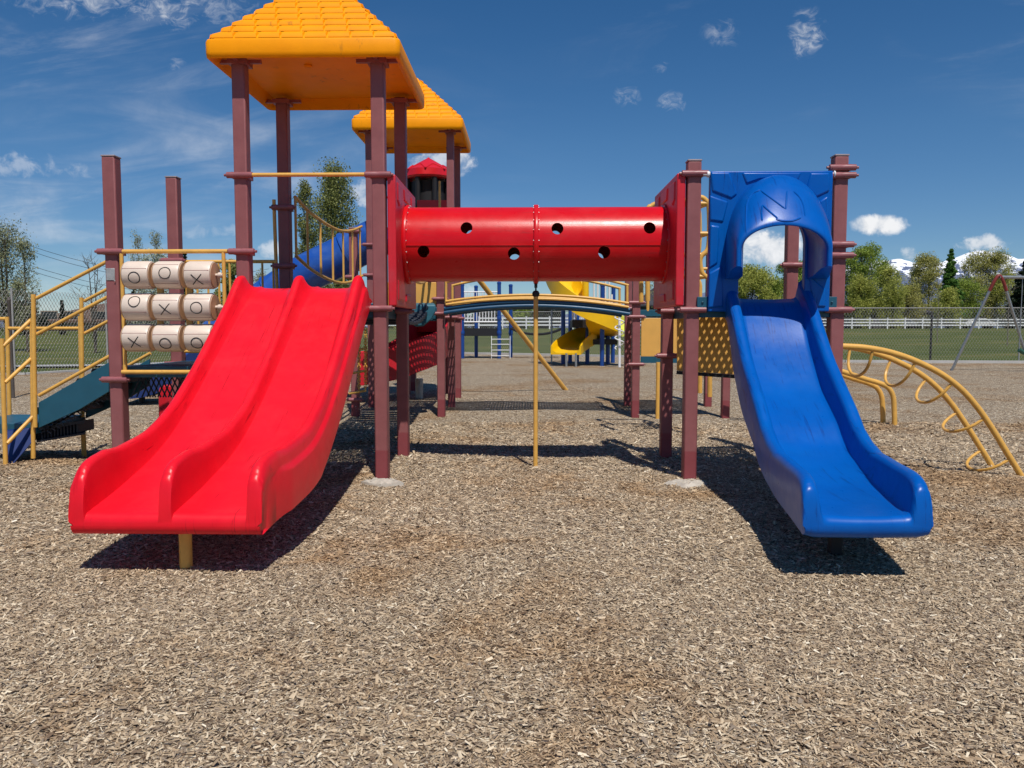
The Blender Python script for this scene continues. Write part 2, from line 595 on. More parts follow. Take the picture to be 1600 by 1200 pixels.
# px, py, half width px, half height px, strength, raggedness
CLOUDS = [(1372, 352, 50, 20, 1.0, 0.55), (1205, 392, 66, 40, 0.95, 1.0), (1540, 381, 42, 16, 0.75, 1.2), (1425, 398, 20, 14, 0.5, 1.2),
          (1262, 54, 30, 38, 1.0, 2.0), (1130, 52, 34, 22, 0.42, 2.4), (1052, 160, 24, 17, 0.62, 2.8), (980, 150, 22, 16, 0.55, 2.8),
          (1034, 106, 14, 10, 0.40, 2.4), (276, 102, 14, 12, 0.55, 1.8), (264, 16, 70, 34, 0.85, 2.2), (130, 4, 110, 26, 0.7, 2.0),
          (352, 14, 60, 36, 0.45, 2.2), (110, 268, 50, 16, 0.35, 1.8), (20, 262, 110, 22, 0.30, 1.5), (690, 250, 60, 26, 0.7, 1.2),
          (568, 300, 24, 22, 0.6, 1.3), (420, 392, 20, 16, 0.55, 1.3), (330, 360, 60, 14, 0.2, 1.2), (700, 470, 60, 26, 0.4, 1.4), (1420, 500, 10, 5, 0.1, 1)]
for (px, py, a, b_, st, rag) in CLOUDS:
    u0, v0 = uvof(px, py)
    ua, _ = uvof(px + a, py)
    _, vb = uvof(px, py - b_)
    du = nt.m('DIVIDE', nt.m('SUBTRACT', u, u0), ua - u0)
    dv = nt.m('DIVIDE', nt.m('SUBTRACT', v, v0), vb - v0)
    r2 = nt.m('ADD', nt.m('MULTIPLY', du, du), nt.m('MULTIPLY', dv, dv))
    e = nt.m('SUBTRACT', 0.95, r2)
    if rag > 1.55:
        k = nt.m('MULTIPLY', nt.smooth(nt.m('SUBTRACT', puff3, nt.m('MULTIPLY', r2, 0.12)), 0.36, 0.86), nt.smooth(r2, 1.9, 0.1))
        k = nt.m('MULTIPLY', k, st)
        mask = k if mask is None else nt.m('MAXIMUM', mask, k)
        continue
    nz_ = nt.m('ADD', nt.m('MULTIPLY', nt.m('SUBTRACT', puff, 0.5), 3.4 * rag), nt.m('MULTIPLY', nt.m('SUBTRACT', puff2, 0.5), 1.8 * rag))
    soft = 0.55 + 0.5 * rag
    k = nt.m('MULTIPLY', nt.smooth(nt.m('ADD', e, nz_), 0.0, soft), st)
    k = nt.m('MULTIPLY', k, nt.smooth(r2, 2.2, 0.9))
    mask = k if mask is None else nt.m('MAXIMUM', mask, k)
# thin cirrus streaks
cir = nt.noise(nt.scaled(nt.n('ShaderNodeVectorRotate', rotation_type='Z_AXIS', ins={'Vector': uv, 'Angle': R(-6)}).outputs[0], (1.6, 9.0, 1)), 1.6, 8, 0.62, 0.9)
reg = nt.noise(uv, 1.7, 3, 0.5)
c1 = nt.m('MULTIPLY', nt.smooth(cir, 0.50, 0.82), nt.smooth(reg, 0.42, 0.62))
low = nt.m('MULTIPLY', nt.smooth(u, 0.10, -0.55), nt.smooth(v, 0.42, 0.15))
c2 = nt.m('MULTIPLY', nt.smooth(nt.noise(nt.scaled(uv, (2.0, 7.0, 1)), 2.0, 7, 0.55, 0.8), 0.42, 0.80), low)
thin = nt.m('ADD', nt.m('MULTIPLY', c1, 0.26), nt.m('MULTIPLY', c2, 0.36))
mask = nt.m('MINIMUM', nt.m('MAXIMUM', mask, thin), 1.0)
mask = nt.m('MULTIPLY', mask, front)
hs = nt.n('ShaderNodeHueSaturation', ins={'Hue': 0.502, 'Saturation': 1.33, 'Value': 1.0, 'Color': sky.outputs[0]})
SKY_STRENGTH = 0.082
low_air = nt.ramp(nt.m('DIVIDE', sep.outputs[2], 0.22, clamp=True), [(0.0, (0.62, 0.76, 0.92)), (1.0, (1, 1, 1))])
bg = nt.n('ShaderNodeBackground', ins={'Color': nt.mix(1.0, hs.outputs[0], low_air, 'MULTIPLY'), 'Strength': SKY_STRENGTH})
ctone = nt.ramp(puff, [(0.30, (0.62, 0.67, 0.74)), (0.62, (0.97, 0.98, 1.0))])
bg2 = nt.n('ShaderNodeBackground', ins={'Color': ctone, 'Strength': 0.92})
mx = nt.n('ShaderNodeMixShader', ins={0: mask, 1: bg.outputs[0], 2: bg2.outputs[0]})
world.cycles.sampling_method = 'MANUAL'
world.cycles.sample_map_resolution = 256
wout = nt.n('ShaderNodeOutputWorld')
nt.put(wout.inputs[0], mx.outputs[0])

sun_d = bpy.data.lights.new('sun', 'SUN')
sun_d.energy = 4.3
sun_d.angle = R(0.53)
sun_d.color = (1.0, 0.945, 0.87)
sun = bpy.data.objects.new('sun', sun_d)
COL.objects.link(sun)
sun.location = (2, -6, 12)
sun.rotation_euler = SUN_DIR.to_track_quat('Z', 'Y').to_euler()


# ------------------------------------------------------------------ ground
BUMPS = [(-1.36, 7.15, .26, .026), (1.44, 7.15, .26, .026), (-1.33, 8.35, .3, .03), (1.45, 8.35, .3, .02), (-2.0, 3.95, .55, -.040), (1.85, 3.95, .45, -.040), (.06, 7.65, .16, .02),
         (-1.98, 4.58, .14, .018), (1.88, 4.80, .14, .018), (-3.3, 6.2, .5, .02), (.3, 4.6, .7, .018), (-.6, 3.2, .5, -.015), (1.1, 3.0, .4, .015), (3.4, 5.6, .8, .02)]


def gh(x, y):
    """height of the chip bed"""
    h = 0.012 * math.sin(1.3 * x + 0.4) * math.sin(1.1 * y + 1.0) + 0.008 * math.sin(3.1 * x + 2.0 * y)
    for (bx, by, br, bh) in BUMPS:
        d2 = ((x - bx) ** 2 + (y - by) ** 2) / (br * br)
        if d2 < 6:
            h += bh * math.exp(-d2)
    h += 0.10 * math.exp(-((x + 5.2) / 1.2) ** 2 - ((y - 7.3) / 0.9) ** 2)
    h += 0.10 * max(0, min(1, (y - 11.5) / 3)) * max(0, min(1, (26 - y) / 8))
    return h * max(0.0, min(1.0, (34 - y) / 10))


def field(x, y):
    t = max(0.0, min(1.0, (y - 46) / 46))
    return 1.25 * t * t * (3 - 2 * t)


EDGE = [(-70, 16), (-22, 20), (-14.3, 22.2), (-13.3, 25.4), (-9, 36), (-3.5, 41.7), (1.7, 38.9), (12.6, 31.7), (19.4, 31.1), (70, 28)]


def edge_y(x):
    return float(np.interp(x, [p[0] for p in EDGE], [p[1] for p in EDGE]))


def sheet(name, xs, rows, hf, mat, kind='structure'):
    """rows(x) -> list of y values, all of one length"""
    mb = MB()
    n = None
    for x in xs:
        ys = rows(x)
        n = len(ys)
        mb.v += [(x, y, hf(x, y)) for y in ys]
    for i in range(len(xs) - 1):
        for j in range(n - 1):
            mb.f.append((i * n + j, (i + 1) * n + j, (i + 1) * n + j + 1, i * n + j + 1))
    return tag(mb.build(name, mat, None, angle=80), kind=kind)


gx = [-6000, -3000, -1200, -500, -250, -120] + list(range(-80, 81, 8)) + [120, 250, 500, 1200, 3000, 6000]
gy = [-300, -60, -20, -8, 0, 8, 16, 24, 32, 40] + [46 + 4 * k for k in range(13)] + [110, 140, 200, 400, 900, 2000, 5000, 9000]
sheet('ground', gx, lambda x: gy, lambda x, y: field(x, y) - 0.12 * (1 if y < 46 else 0), 'grass')
bx_ = sorted(set([-70, -50, -35] + [round(-24 + 0.4 * k, 3) for k in range(121)] + [round(-4.5 + 0.1 * k, 3) for k in range(91)] + [35, 50, 70] + [p[0] for p in EDGE]))


def bed_rows(x):
    e = edge_y(x)
    return [-10, -4, 0] + [1.5 + 0.1 * k for k in range(86)] + [10 + (e - 10) * (k / 40) for k in range(1, 41)]


sheet('chip_bed_ground', bx_, bed_rows, gh, 'bed')

# kerb and path round the bed
mb = MB()
cu = [(x, edge_y(x)) for x in bx_ if -69 < x < 69]
for (a, b_) in zip(cu[:-1], cu[1:]):
    mb.bar((a[0], a[1] + 0.08, -0.02), (b_[0], b_[1] + 0.08, -0.02), 0.17, 0.24)
tag(mb.build('kerb', 'curb', None), kind='structure')
mb = MB()
PATH = [(-60, 26.5), (-24, 28), (-15.5, 30.5), (-10.5, 42), (-4.5, 47.5), (1.7, 46.5), (4, 45.5)]
for (a, b_) in zip(PATH[:-1], PATH[1:]):
    a, b_ = Vector((*a, 0)), Vector((*b_, 0))
    d = (b_ - a).normalized()
    s = Vector((-d.y, d.x, 0)) * 0.75
    z = Vector((0, 0, -0.05))
    mb.add([a - s + z, b_ - s + z, b_ + s + z, a + s + z], [(0, 1, 2, 3)])
tag(mb.build('path', 'path', None), kind='structure')

# loose chips over the near part of the bed
rng = np.random.default_rng(11)


def np_mesh(name, verts, faces_flat, loop_tot, mat, attr=None, smooth=False):
    me = bpy.data.meshes.new(name)
    nf = len(loop_tot)
    me.vertices.add(len(verts))
    me.vertices.foreach_set('co', verts.astype(np.float32).ravel())
    me.loops.add(len(faces_flat))
    me.loops.foreach_set('vertex_index', faces_flat.astype(np.int32))
    me.polygons.add(nf)
    starts = np.concatenate([[0], np.cumsum(loop_tot)[:-1]]).astype(np.int32)
    me.polygons.foreach_set('loop_start', starts)
    if attr is not None:
        a = me.attributes.new('chip', 'FLOAT', 'POINT')
        a.data.foreach_set('value', attr.astype(np.float32))
    me.update(calc_edges=True)
    me.validate()
    me.materials.append(M[mat])
    if smooth:
        me.polygons.foreach_set('use_smooth', [True] * nf)
    o = bpy.data.objects.new(name, me)
    COL.objects.link(o)
    return o


gh_v = np.vectorize(gh)


def chips(n, y0, y1, size):
    yc = np.sqrt(rng.uniform(y0 ** 2, y1 ** 2, n))
    hw = 0.66 * yc + 1.5
    xc = rng.uniform(-1, 1, n) * hw - 0.02 * yc
    L = size * rng.gamma(4.0, 0.25, n).clip(0.35, 2.4) * 0.5
    Wd = L * rng.uniform(0.16, 0.46, n)
    H = Wd * rng.uniform(0.25, 0.7, n)
    yaw = rng.uniform(0, 2 * np.pi, n)
    tilt = rng.normal(0, 0.26, n)
    roll = rng.normal(0, 0.36, n)
    # base: pointed slab, 4 low corners and 2 ridge ends
    sk = rng.uniform(0.3, 1.0, (n, 4))
    loc = np.zeros((n, 6, 3))
    for i, (sx, sy) in enumerate(((-1, -1), (1, -1), (1, 1), (-1, 1))):
        loc[:, i, 0] = sx * L * (0.75 + 0.25 * sk[:, i])
        loc[:, i, 1] = sy * Wd * sk[:, i]
    loc[:, 4, 0], loc[:, 5, 0] = -0.7 * L, 0.7 * L
    loc[:, 4, 1] = loc[:, 5, 1] = (rng.uniform(-0.4, 0.4, n) * Wd)
    loc[:, 4, 2] = loc[:, 5, 2] = H
    cx, sx_ = np.cos(roll)[:, None], np.sin(roll)[:, None]
    y1_, z1_ = loc[:, :, 1] * cx - loc[:, :, 2] * sx_, loc[:, :, 1] * sx_ + loc[:, :, 2] * cx
    ct, st_ = np.cos(tilt)[:, None], np.sin(tilt)[:, None]
    x2, z2 = loc[:, :, 0] * ct + z1_ * st_, -loc[:, :, 0] * st_ + z1_ * ct
    cyw, syw = np.cos(yaw)[:, None], np.sin(yaw)[:, None]
    X = x2 * cyw - y1_ * syw + xc[:, None]
    Y = x2 * syw + y1_ * cyw + yc[:, None]
    Z = z2 + gh_v(xc, yc)[:, None] + (rng.uniform(-0.3, 1.0, n) * 0.009 + 0.3 * L * np.abs(tilt))[:, None]
    return np.stack([X, Y, Z], -1).reshape(-1, 3), rng.beta(2.0, 2.1, n)


parts = [chips(310000, 1.9, 4.6, 0.0180), chips(240000, 4.6, 7.6, 0.0225), chips(130000, 7.6, 11.5, 0.030)]
V = np.concatenate([p[0] for p in parts])
A = np.concatenate([p[1] for p in parts])
n = len(A)
F = np.array([[0, 1, 5, 4], [2, 3, 4, 5]])
T = np.array([[1, 2, 5], [3, 0, 4]])
base = (np.arange(n) * 6)[:, None, None]
flat = np.concatenate([(base + F).reshape(-1), (base + T).reshape(-1)])
tot = np.concatenate([np.full(2 * n, 4), np.full(2 * n, 3)])
o = np_mesh('wood_chips', V, flat, tot, 'chip', np.repeat(A, 6))
tag(o, 'loose tan and grey wood chips covering the playground floor', 'wood chips', kind='stuff')

# ------------------------------------------------------------------ mountains
mb = MB()
nx, ny = 420, 60
rnd = random.Random(3)
from mathutils import noise as mnoise


def ridge(px):
    return lerp_tab([(-600, 500), (600, 500), (900, 490), (1150, 450), (1300, 422), (1375, 406), (1400, 404), (1430, 410), (1460, 408), (1490, 402),
                     (1520, 391), (1538, 388), (1560, 393), (1590, 402), (1700, 408), (1900, 400), (2200, 430)], px)


Ym = 3600.0
for i in range(nx):
    px = -500 + 2700 * i / (nx - 1)
    top = max(20, WZ(ridge(px), Ym, px) + 9)
    for j in range(ny):
        t = j / (ny - 1)
        y = Ym + 1500 * (t - 0.62) + (900 * max(0, t - 0.62))
        prof = (t / 0.62) ** 1.5 if t < 0.62 else 1 - (t - 0.62) * 1.6
        x = WX(px, Ym)
        nzv = mnoise.fractal(Vector((x * 0.004, y * 0.004, 3)), 0.9, 2.1, 6)
        rg = 1 - abs(mnoise.fractal(Vector((x * 0.0035, y * 0.0016, 8)), 0.9, 2.1, 5)) * 2
        z = top * prof * (1 + 0.035 * nzv) + 7 * mnoise.fractal(Vector((x * 0.02, y * 0.02, 5)), 0.8, 2.1, 4) + 26 * (rg - 0.75) * min(1, t * 2.5) * (1 if t < 0.6 else 0.3)
        mb.v.append((x, y, z - 6))
for i in range(nx - 1):
    for j in range(ny - 1):
        mb.f.append((i * ny + j, (i + 1) * ny + j, (i + 1) * ny + j + 1, i * ny + j + 1))
tag(mb.build('mountain', 'mountain', None, angle=180), kind='structure')


# ------------------------------------------------------------------ trees
def make_tree(name, label, px, Y, half_px, top_px, leaf, bark='bark', shape='round', n_cl=70, per=60, leaf_size=0.16, cl_r=0.75, base_frac=0.22,
              trunk_r=0.16, seed=1, group=None, base_z=None, multi=1, twig_r=0.018, cat='tree'):
    rd = random.Random(seed)
    rg = np.random.default_rng(seed)
    x0 = WX(px, Y)
    z0 = field(x0, Y) - 0.05 if base_z is None else base_z
    H = WZ(top_px, Y, px) - z0
    hw = half_px * Y / F_PX
    t = thing(name, (x0, Y, z0), label, cat, group)
    org = Vector((x0, Y, z0))
    zb = H * base_frac
    cl_r = min(cl_r, 0.42 * hw)
    cl = []
    tries = 0
    while len(cl) < n_cl and tries < 6000:
        tries += 1
        h = rd.random()
        if shape == 'cone':
            h = len(cl) / n_cl
            h = 1 - (1 - h) ** 0.75
            w = max(0.03, 1 - h) * (0.8 + 0.35 * rd.random())
        elif shape == 'column':
            w = math.sin(math.pi * (0.12 + 0.80 * h)) ** 0.55
        elif shape == 'vase':
            w = math.sin(math.pi * (0.22 + 0.62 * h)) ** 0.8
        else:
            w = math.sqrt(max(0.02, 1 - (2 * h - 0.85) ** 2 / 1.4))
        a = rd.uniform(0, 2 * math.pi)
        lump = 0.78 + 0.30 * math.sin(3 * a + seed) * math.sin(5 * h + seed * 1.7)
        r = w * lump * (rd.random() ** 0.45)
        cl.append(Vector((math.cos(a) * r * hw, math.sin(a) * r * hw, zb + h * (H - zb) * 0.97)))
    mb = MB()
    tops = []
    for k in range(multi):
        lean = Vector((rd.uniform(-1, 1), rd.uniform(-1, 1), 0)) * (hw * (0.35 if multi > 1 else 0.06))
        pts = [Vector((0, 0, -0.2)) + lean * 0.05 + Vector((0, 0, 0))]
        for q in range(1, 7):
            f = q / 6
            pts.append(lean * f ** 1.2 + Vector((rd.uniform(-1, 1), rd.uniform(-1, 1), 0)) * hw * 0.035 + Vector((0, 0, H * 0.92 * f)))
        mb.tube([p + org for p in pts], [0.7 * trunk_r * (1 - 0.9 * i / 6) + 0.006 for i in range(7)], 7)
        tops.append(pts)
    for c in cl:
        tp = tops[rd.randrange(multi)]
        hb = max(zb * 0.6, c.z - (0.30 + 0.25 * rd.random()) * max(0.4, math.hypot(c.x, c.y)) - 0.10 * H)
        f = min(0.98, hb / (H * 0.92)) * 6
        i = min(5, int(f))
        s = tp[i].lerp(tp[i + 1], f - i)
        mid = s.lerp(c, 0.55) + Vector((0, 0, 0.10 * (c - s).length * rd.uniform(-0.4, 1)))
        rr = max(twig_r, trunk_r * 0.16 * (1 - hb / H))
        mb.tube([org + p for p in (s, mid, c)], [rr, rr * 0.6, twig_r * 0.5], 4, caps=False)
        for q in range(2):
            e = c + Vector((rd.gauss(0, 1), rd.gauss(0, 1), abs(rd.gauss(0, 1)))).normalized() * cl_r * rd.uniform(0.6, 1.2)
            mb.tube([org + mid.lerp(c, 0.5), org + e], [twig_r * 0.8, twig_r * 0.3], 3, caps=False)
    mb.build('trunk', bark, t, angle=60)
    # leaves
    C = np.array([tuple(c) for c in cl])
    k = len(C)
    sz = rg.uniform(0.6, 1.35, k)
    cnt = (per * 2.7 * sz).astype(int)
    idx = np.repeat(np.arange(k), cnt)
    n_ = len(idx)
    rad = cl_r * sz[idx] * (rg.random(n_) ** 0.5)
    if shape == 'cone':
        rad *= (0.30 + 0.9 * (1 - (C[idx][:, 2] - zb) / (H - zb))).clip(0.25, 1.1)
    dr = rg.normal(size=(n_, 3))
    dr /= np.linalg.norm(dr, axis=1)[:, None]
    if shape == 'cone':
        dr[:, 2] *= 0.45
    if shape in ('column', 'vase'):
        dr[:, 2] *= 1.35
    P = C[idx] + dr * rad[:, None]
    a1 = rg.normal(size=(n_, 3))
    a1 /= np.linalg.norm(a1, axis=1)[:, None]
    a2 = np.cross(a1, rg.normal(size=(n_, 3)))
    a2 /= np.linalg.norm(a2, axis=1)[:, None]
    s = 0.82 * leaf_size * rg.uniform(0.5, 1.3, n_)[:, None]
    fold = np.cross(a1, a2) * s * 0.25
    q = np.stack([P - a1 * s, P - a2 * s * 0.5 + fold, P + a1 * s, P + a2 * s * 0.5 + fold], 1).reshape(-1, 3)
    fl = np.arange(4 * n_)
    o = np_mesh('crown', q, fl, np.full(n_, 4), leaf)
    o.parent = t
    return t

# ------------------------------------------------------------------ play structure: shared pieces
Y1, Y2 = 7.04, 8.26                      # front and back post rows
PW = 0.118


def ground_at(x, y):
    return gh(x, y)


def post(parent, x, y, top, label=None, clamps=(), cap=True, w=PW):
    mb = MB()
    mb.box2((x - w / 2, y - w / 2, -0.25), (x + w / 2, y + w / 2, top))
    o = mb.build('post', 'maroon', parent, bevel=0.012)
    if label:
        o['label'] = label
    if cap:
        c = MB()
        c.box2((x - w / 2 - .003, y - w / 2 - .003, top - 0.001), (x + w / 2 + .003, y + w / 2 + .003, top + 0.014))
        c.build('cap', 'cap', o, bevel=0.004)
    for cz in clamps:
        clamp(o, x, y, cz)
    return o


def clamp(parent, x, y, z, w=PW):
    """band round the post with a sleeve across its front and bolts at the sleeve's ends"""
    c = MB()
    for s in (-1, 1):
        c.box2((x + s * (w / 2 + .001), y - w / 2 - .02, z - .028), (x + s * (w / 2 + .012), y + w / 2 + .012, z + .028))
    c.box2((x - w / 2 - .012, y + w / 2 + .001, z - .028), (x + w / 2 + .012, y + w / 2 + .013, z + .028))
    c.lathe([(.018, -.118), (.027, -.112), (.0275, -.02), (.025, 0), (.0275, .02), (.027, .112), (.018, .118)], (x, y - w / 2 - .012, z), 'X', 14)
    for s in (-1, 1):
        c.lathe([(.012, -.013), (.012, .013)], (x + s * .124, y - w / 2 - .012, z), 'X', 8)
    c.build('clamp', 'clamp', parent)


def deck(parent, x0, x1, y0, y1, z, edge=0.13, holes=0.052, skirt=True):
    """steel grating deck: teal rim and a lattice of slanted bars that lets light through"""
    rim = MB()
    th = 0.035
    rim.box2((x0, y0, z - edge), (x1, y0 + th, z))
    rim.box2((x0, y1 - th, z - edge), (x1, y1, z))
    rim.box2((x0, y0 + th, z - edge), (x0 + th, y1 - th, z))
    rim.box2((x1 - th, y0 + th, z - edge), (x1, y1 - th, z))
    d = rim.build('deck_rim', 'teal', parent, bevel=0.005)
    g = MB()
    zc = z - 0.012
    bw = holes * 0.50
    # diagonal lattice clipped to the rim
    step = holes * math.sqrt(2)
    for sgn in (1, -1):
        k = -(y1 - y0) if sgn > 0 else 0
        lo, hi = (x0 - (y1 - y0), x1) if sgn > 0 else (x0, x1 + (y1 - y0))
        cpos = lo
        while cpos < hi:
            # line x = c + sgn*(y-y0)
            ya, yb = y0 + th, y1 - th
            pts = []
            for yv in (ya, yb):
                xv = cpos + sgn * (yv - y0)
                pts.append([xv, yv])
            (xa, ya_), (xb, yb_) = pts
            xl, xr = x0 + th, x1 - th
            if max(xa, xb) > xl and min(xa, xb) < xr:
                def clip(xa, ya, xb, yb):
                    if xa < xl:
                        ya += (xl - xa) / (xb - xa) * (yb - ya); xa = xl
                    elif xa > xr:
                        ya += (xr - xa) / (xb - xa) * (yb - ya); xa = xr
                    return xa, ya
                p = clip(xa, ya_, xb, yb_)
                q = clip(xb, yb_, xa, ya_)
                if abs(p[0] - q[0]) > 0.02:
                    g.bar((*p, zc + 0.002 * sgn), (*q, zc + 0.002 * sgn), bw, 0.016)
            cpos += step
    g.build('grating', 'dark_grid', d, smooth=False)
    return d


def panel_with_hole(mb, to_world, outer, inner, thick):
    """flat slab with one opening; outer/inner are loops of equal length in (a,b); to_world(a,b,c) places them"""
    n = len(outer)
    vs = [to_world(*p, 0) for p in outer] + [to_world(*p, 0) for p in inner] + [to_world(*p, thick) for p in outer] + [to_world(*p, thick) for p in inner]
    fs = []
    for k in range(n):
        l = (k + 1) % n
        fs += [(k, l, n + l, n + k), (2 * n + k, 3 * n + k, 3 * n + l, 2 * n + l), (k, 2 * n + k, 2 * n + l, l), (n + k, n + l, 3 * n + l, 3 * n + k)]
    mb.add(vs, fs)


def rect_loop_for(inner, x0, x1, z0, z1, r=0.05):
    """for every inner point cast a ray from the inner centre to the rectangle (corners snapped)"""
    cx = sum(p[0] for p in inner) / len(inner)
    cz = sum(p[1] for p in inner) / len(inner)
    out = []
    for p in inner:
        dx, dz = p[0] - cx, p[1] - cz
        t = 1e9
        if dx > 1e-6: t = min(t, (x1 - cx) / dx)
        if dx < -1e-6: t = min(t, (x0 - cx) / dx)
        if dz > 1e-6: t = min(t, (z1 - cz) / dz)
        if dz < -1e-6: t = min(t, (z0 - cz) / dz)
        out.append([cx + dx * t, cz + dz * t])
    for c in ((x0, z0), (x1, z0), (x1, z1), (x0, z1)):
        k = min(range(len(out)), key=lambda i: (out[i][0] - c[0]) ** 2 + (out[i][1] - c[1]) ** 2)
        out[k] = list(c)
    return [tuple(p) for p in out]


# ------------------------------------------------------------------ roofs
def roof(parent, cx, cy, half, z_bot, fascia, rise, n_course=10, tile_w=0.20):
    """hip roof of one moulded shell: rounded fascia, stepped rows of raised tiles"""
    mb = MB()
    z0 = z_bot + fascia

    def sq(h, z, r):
        pts = []
        for (sx, sy, a0) in ((1, 1, 0), (-1, 1, 90), (-1, -1, 180), (1, -1, 270)):
            for q in range(5):
                a = R(a0 + 22.5 * q)
                pts.append(Vector((cx + sx * (h - r) + r * math.cos(a), cy + sy * (h - r) + r * math.sin(a), z)))
        return pts
    rc = 0.055
    rings = [sq(half - 0.10, z_bot + 0.10, rc * .5), sq(half - 0.045, z_bot + 0.012, rc * .8), sq(half - 0.018, z_bot, rc), sq(half - 0.004, z_bot + 0.012, rc), sq(half, z_bot + 0.05, rc),
             sq(half, z0 - 0.025, rc), sq(half - 0.008, z0 - 0.006, rc), sq(half - 0.03, z0, rc)]
    top_half = 0.10
    slope = rise / (half - top_half)
    for k in range(n_course):
        a = half - 0.03 - (half - 0.03 - top_half) * k / n_course
        b_ = half - 0.03 - (half - 0.03 - top_half) * (k + 1) / n_course
        za, zb = z0 + slope * (half - 0.03 - a), z0 + slope * (half - 0.03 - b_)
        rings += [sq(a - 0.012, za + 0.022, rc * .7), sq(b_, zb - 0.004, rc * .7)]
    rings += [sq(top_half - .03, z0 + rise + 0.01, 0.02)]
    mb.rings(rings, True, True, True)
    # raised tiles
    tz = 0.022
    for side in range(4):
        rot = Matrix.Rotation(R(90 * side), 3, 'Z')
        for k in range(n_course):
            a = half - 0.03 - (half - 0.03 - top_half) * k / n_course - 0.006
            b_ = half - 0.03 - (half - 0.03 - top_half) * (k + 1) / n_course + 0.004
            za, zb = slope * (half - 0.03 - a), slope * (half - 0.03 - b_)
            x = -a + (0.012 if k % 2 == 0 else -tile_w * 0.5)
            while x < a:
                x0, x1 = max(x + 0.007, -a + 0.010), min(x + tile_w - 0.007, a - 0.010)
                x += tile_w
                if x1 - x0 < 0.04:
                    continue
                u0, u1 = max(x0, -b_ + 0.006), min(x1, b_ - 0.006)
                if u1 - u0 < 0.02:
                    u0 = u1 = max(-b_, min(b_, (x0 + x1) / 2))
                    u0 -= .005; u1 += .005
                e = 0.008
                lo = [(x0, -a - 0.004, za + .004), (x1, -a - 0.004, za + .004), (u1, -b_, zb), (u0, -b_, zb)]
                hi = [(x0 + e, -a + 0.002, za + tz + .016), (x1 - e, -a + 0.002, za + tz + .016), (u1 - e, -b_, zb + 0.010), (u0 + e, -b_, zb + 0.010)]
                vs = [rot @ Vector(p) + Vector((cx, cy, z0)) for p in lo + hi]
                mb.add(vs, [(4, 5, 6, 7), (0, 1, 5, 4), (1, 2, 6, 5), (2, 3, 7, 6), (3, 0, 4, 7)])
    return mb.build('roof', 'yellow_roof', parent, angle=50)


def roof_brackets(parent, roof_o, cx, cy, hx, hy, z):
    for sx in (-1, 1):
        for sy in (-1, 1):
            mb = MB()
            x, y = cx + sx * hx, cy + sy * hy
            mb.box2((x - .085, y - .085, z - .035), (x + .085, y + .085, z + 0.005))
            mb.box((x + sx * .13, y, z + .0), (.16, .035, .03))
            mb.box((x - sx * .13, y, z + .0), (.12, .035, .03))
            mb.box((x, y + sy * .12, z + .0), (.035, .14, .03))
            mb.build('bracket', 'clamp', roof_o, smooth=False)


# ------------------------------------------------------------------ front roofed tower
XA, XB = WX(372, Y1, 150), WX(589, Y1, 150)
XL1, XL2 = WX(169.5, Y1, 300), WX(267.5, Y2, 320)
XR1, XR2 = WX(1085.5, Y1, 300), WX(1315, Y1, 300)
CZ_HI, CZ_LO = WZ(273, Y1, 590), WZ(482, Y1, 590)
DECK_HI, DECK_LO = 1.60, 1.03
t = thing('play_tower', (XA + (XB - XA) / 2, (Y1 + Y2) / 2, 0), 'tall play tower under the nearer yellow tiled roof, red double slide at its front', 'play tower')
z_eave = WZ(84, Y1 - .24, 470)
for (x, y, cl) in ((XA, Y1 + .0635, (CZ_HI, WZ(393, Y1, 375))), (XB, Y1 + .0635, (CZ_HI, CZ_LO)), (XA, Y2 + .0635, (2.62, 2.02)), (XB, Y2 + .0635, (CZ_HI, CZ_LO))):
    post(t, x, y, z_eave + 0.06, clamps=cl, cap=False)
ccx, ccy = (XA + XB) / 2, (Y1 + Y2) / 2 + .0635
rf = roof(t, ccx, ccy, 0.835, z_eave, 0.165, 0.80)
roof_brackets(t, rf, ccx, ccy, (XB - XA) / 2, (Y2 - Y1) / 2, z_eave + .035)
mb = MB()
mb.lathe([(.035, 0), (.035, -.012), (.022, -.02)], (WX(482, 7.4, 138), 7.4, z_eave + .098), 'Z', 16)
mb.build('ceiling_plug', 'yellow_roof', rf)
mb = MB()
mb.cyl((XA + .1, Y1 - .012, CZ_HI), (XB - .1, Y1 - .012, CZ_HI), .018)
mb.build('crossbar', 'mustard', t)
deck(t, XA + .06, XB - .06, Y1 + .03, Y2 + .09, DECK_HI)

# concrete footing collars
for (x, y, lab, sd) in ((WX(597, 6.95, 755) , 6.93, 'pale concrete footing lump at the foot of the tower post beside the red slide', 3),
                        (WX(1072, 7.0, 755), 6.92, 'pale concrete footing lump at the foot of the post beside the blue slide', 5)):
    rd = random.Random(sd)
    mb = MB()
    rings = []
    for (s, h) in ((1.0, -.06), (1.0, .0), (.90, .022), (.74, .032), (.55, .03), (.25, .034)):
        rings.append([Vector((x + math.cos(a) * .185 * s * (1 + .20 * math.sin(3 * a + sd) + .10 * math.sin(7 * a + 2 * sd) + rd.uniform(-.12, .12)),
                              y + math.sin(a) * .12 * s * (1 + .22 * math.sin(2 * a + sd) + .12 * math.sin(5 * a + sd) + rd.uniform(-.12, .12)), h + rd.uniform(-.014, .014) * (1 if h > 0 else 0))) for a in [2 * math.pi * k / 26 for k in range(26)]])
    mb.rings(rings)
    tag(mb.build('concrete_footing', 'conc', None, angle=35), lab, 'footing', 'concrete footings')


# ------------------------------------------------------------------ slides
def slide_sweep(mb, stations, section):
    mb.rings([section(s) for s in stations], True, True, True)


def arc2(cx, cz, r, a0, a1, n):
    return [(cx + r * math.cos(R(a0 + (a1 - a0) * k / n)), cz + r * math.sin(R(a0 + (a1 - a0) * k / n))) for k in range(n + 1)]


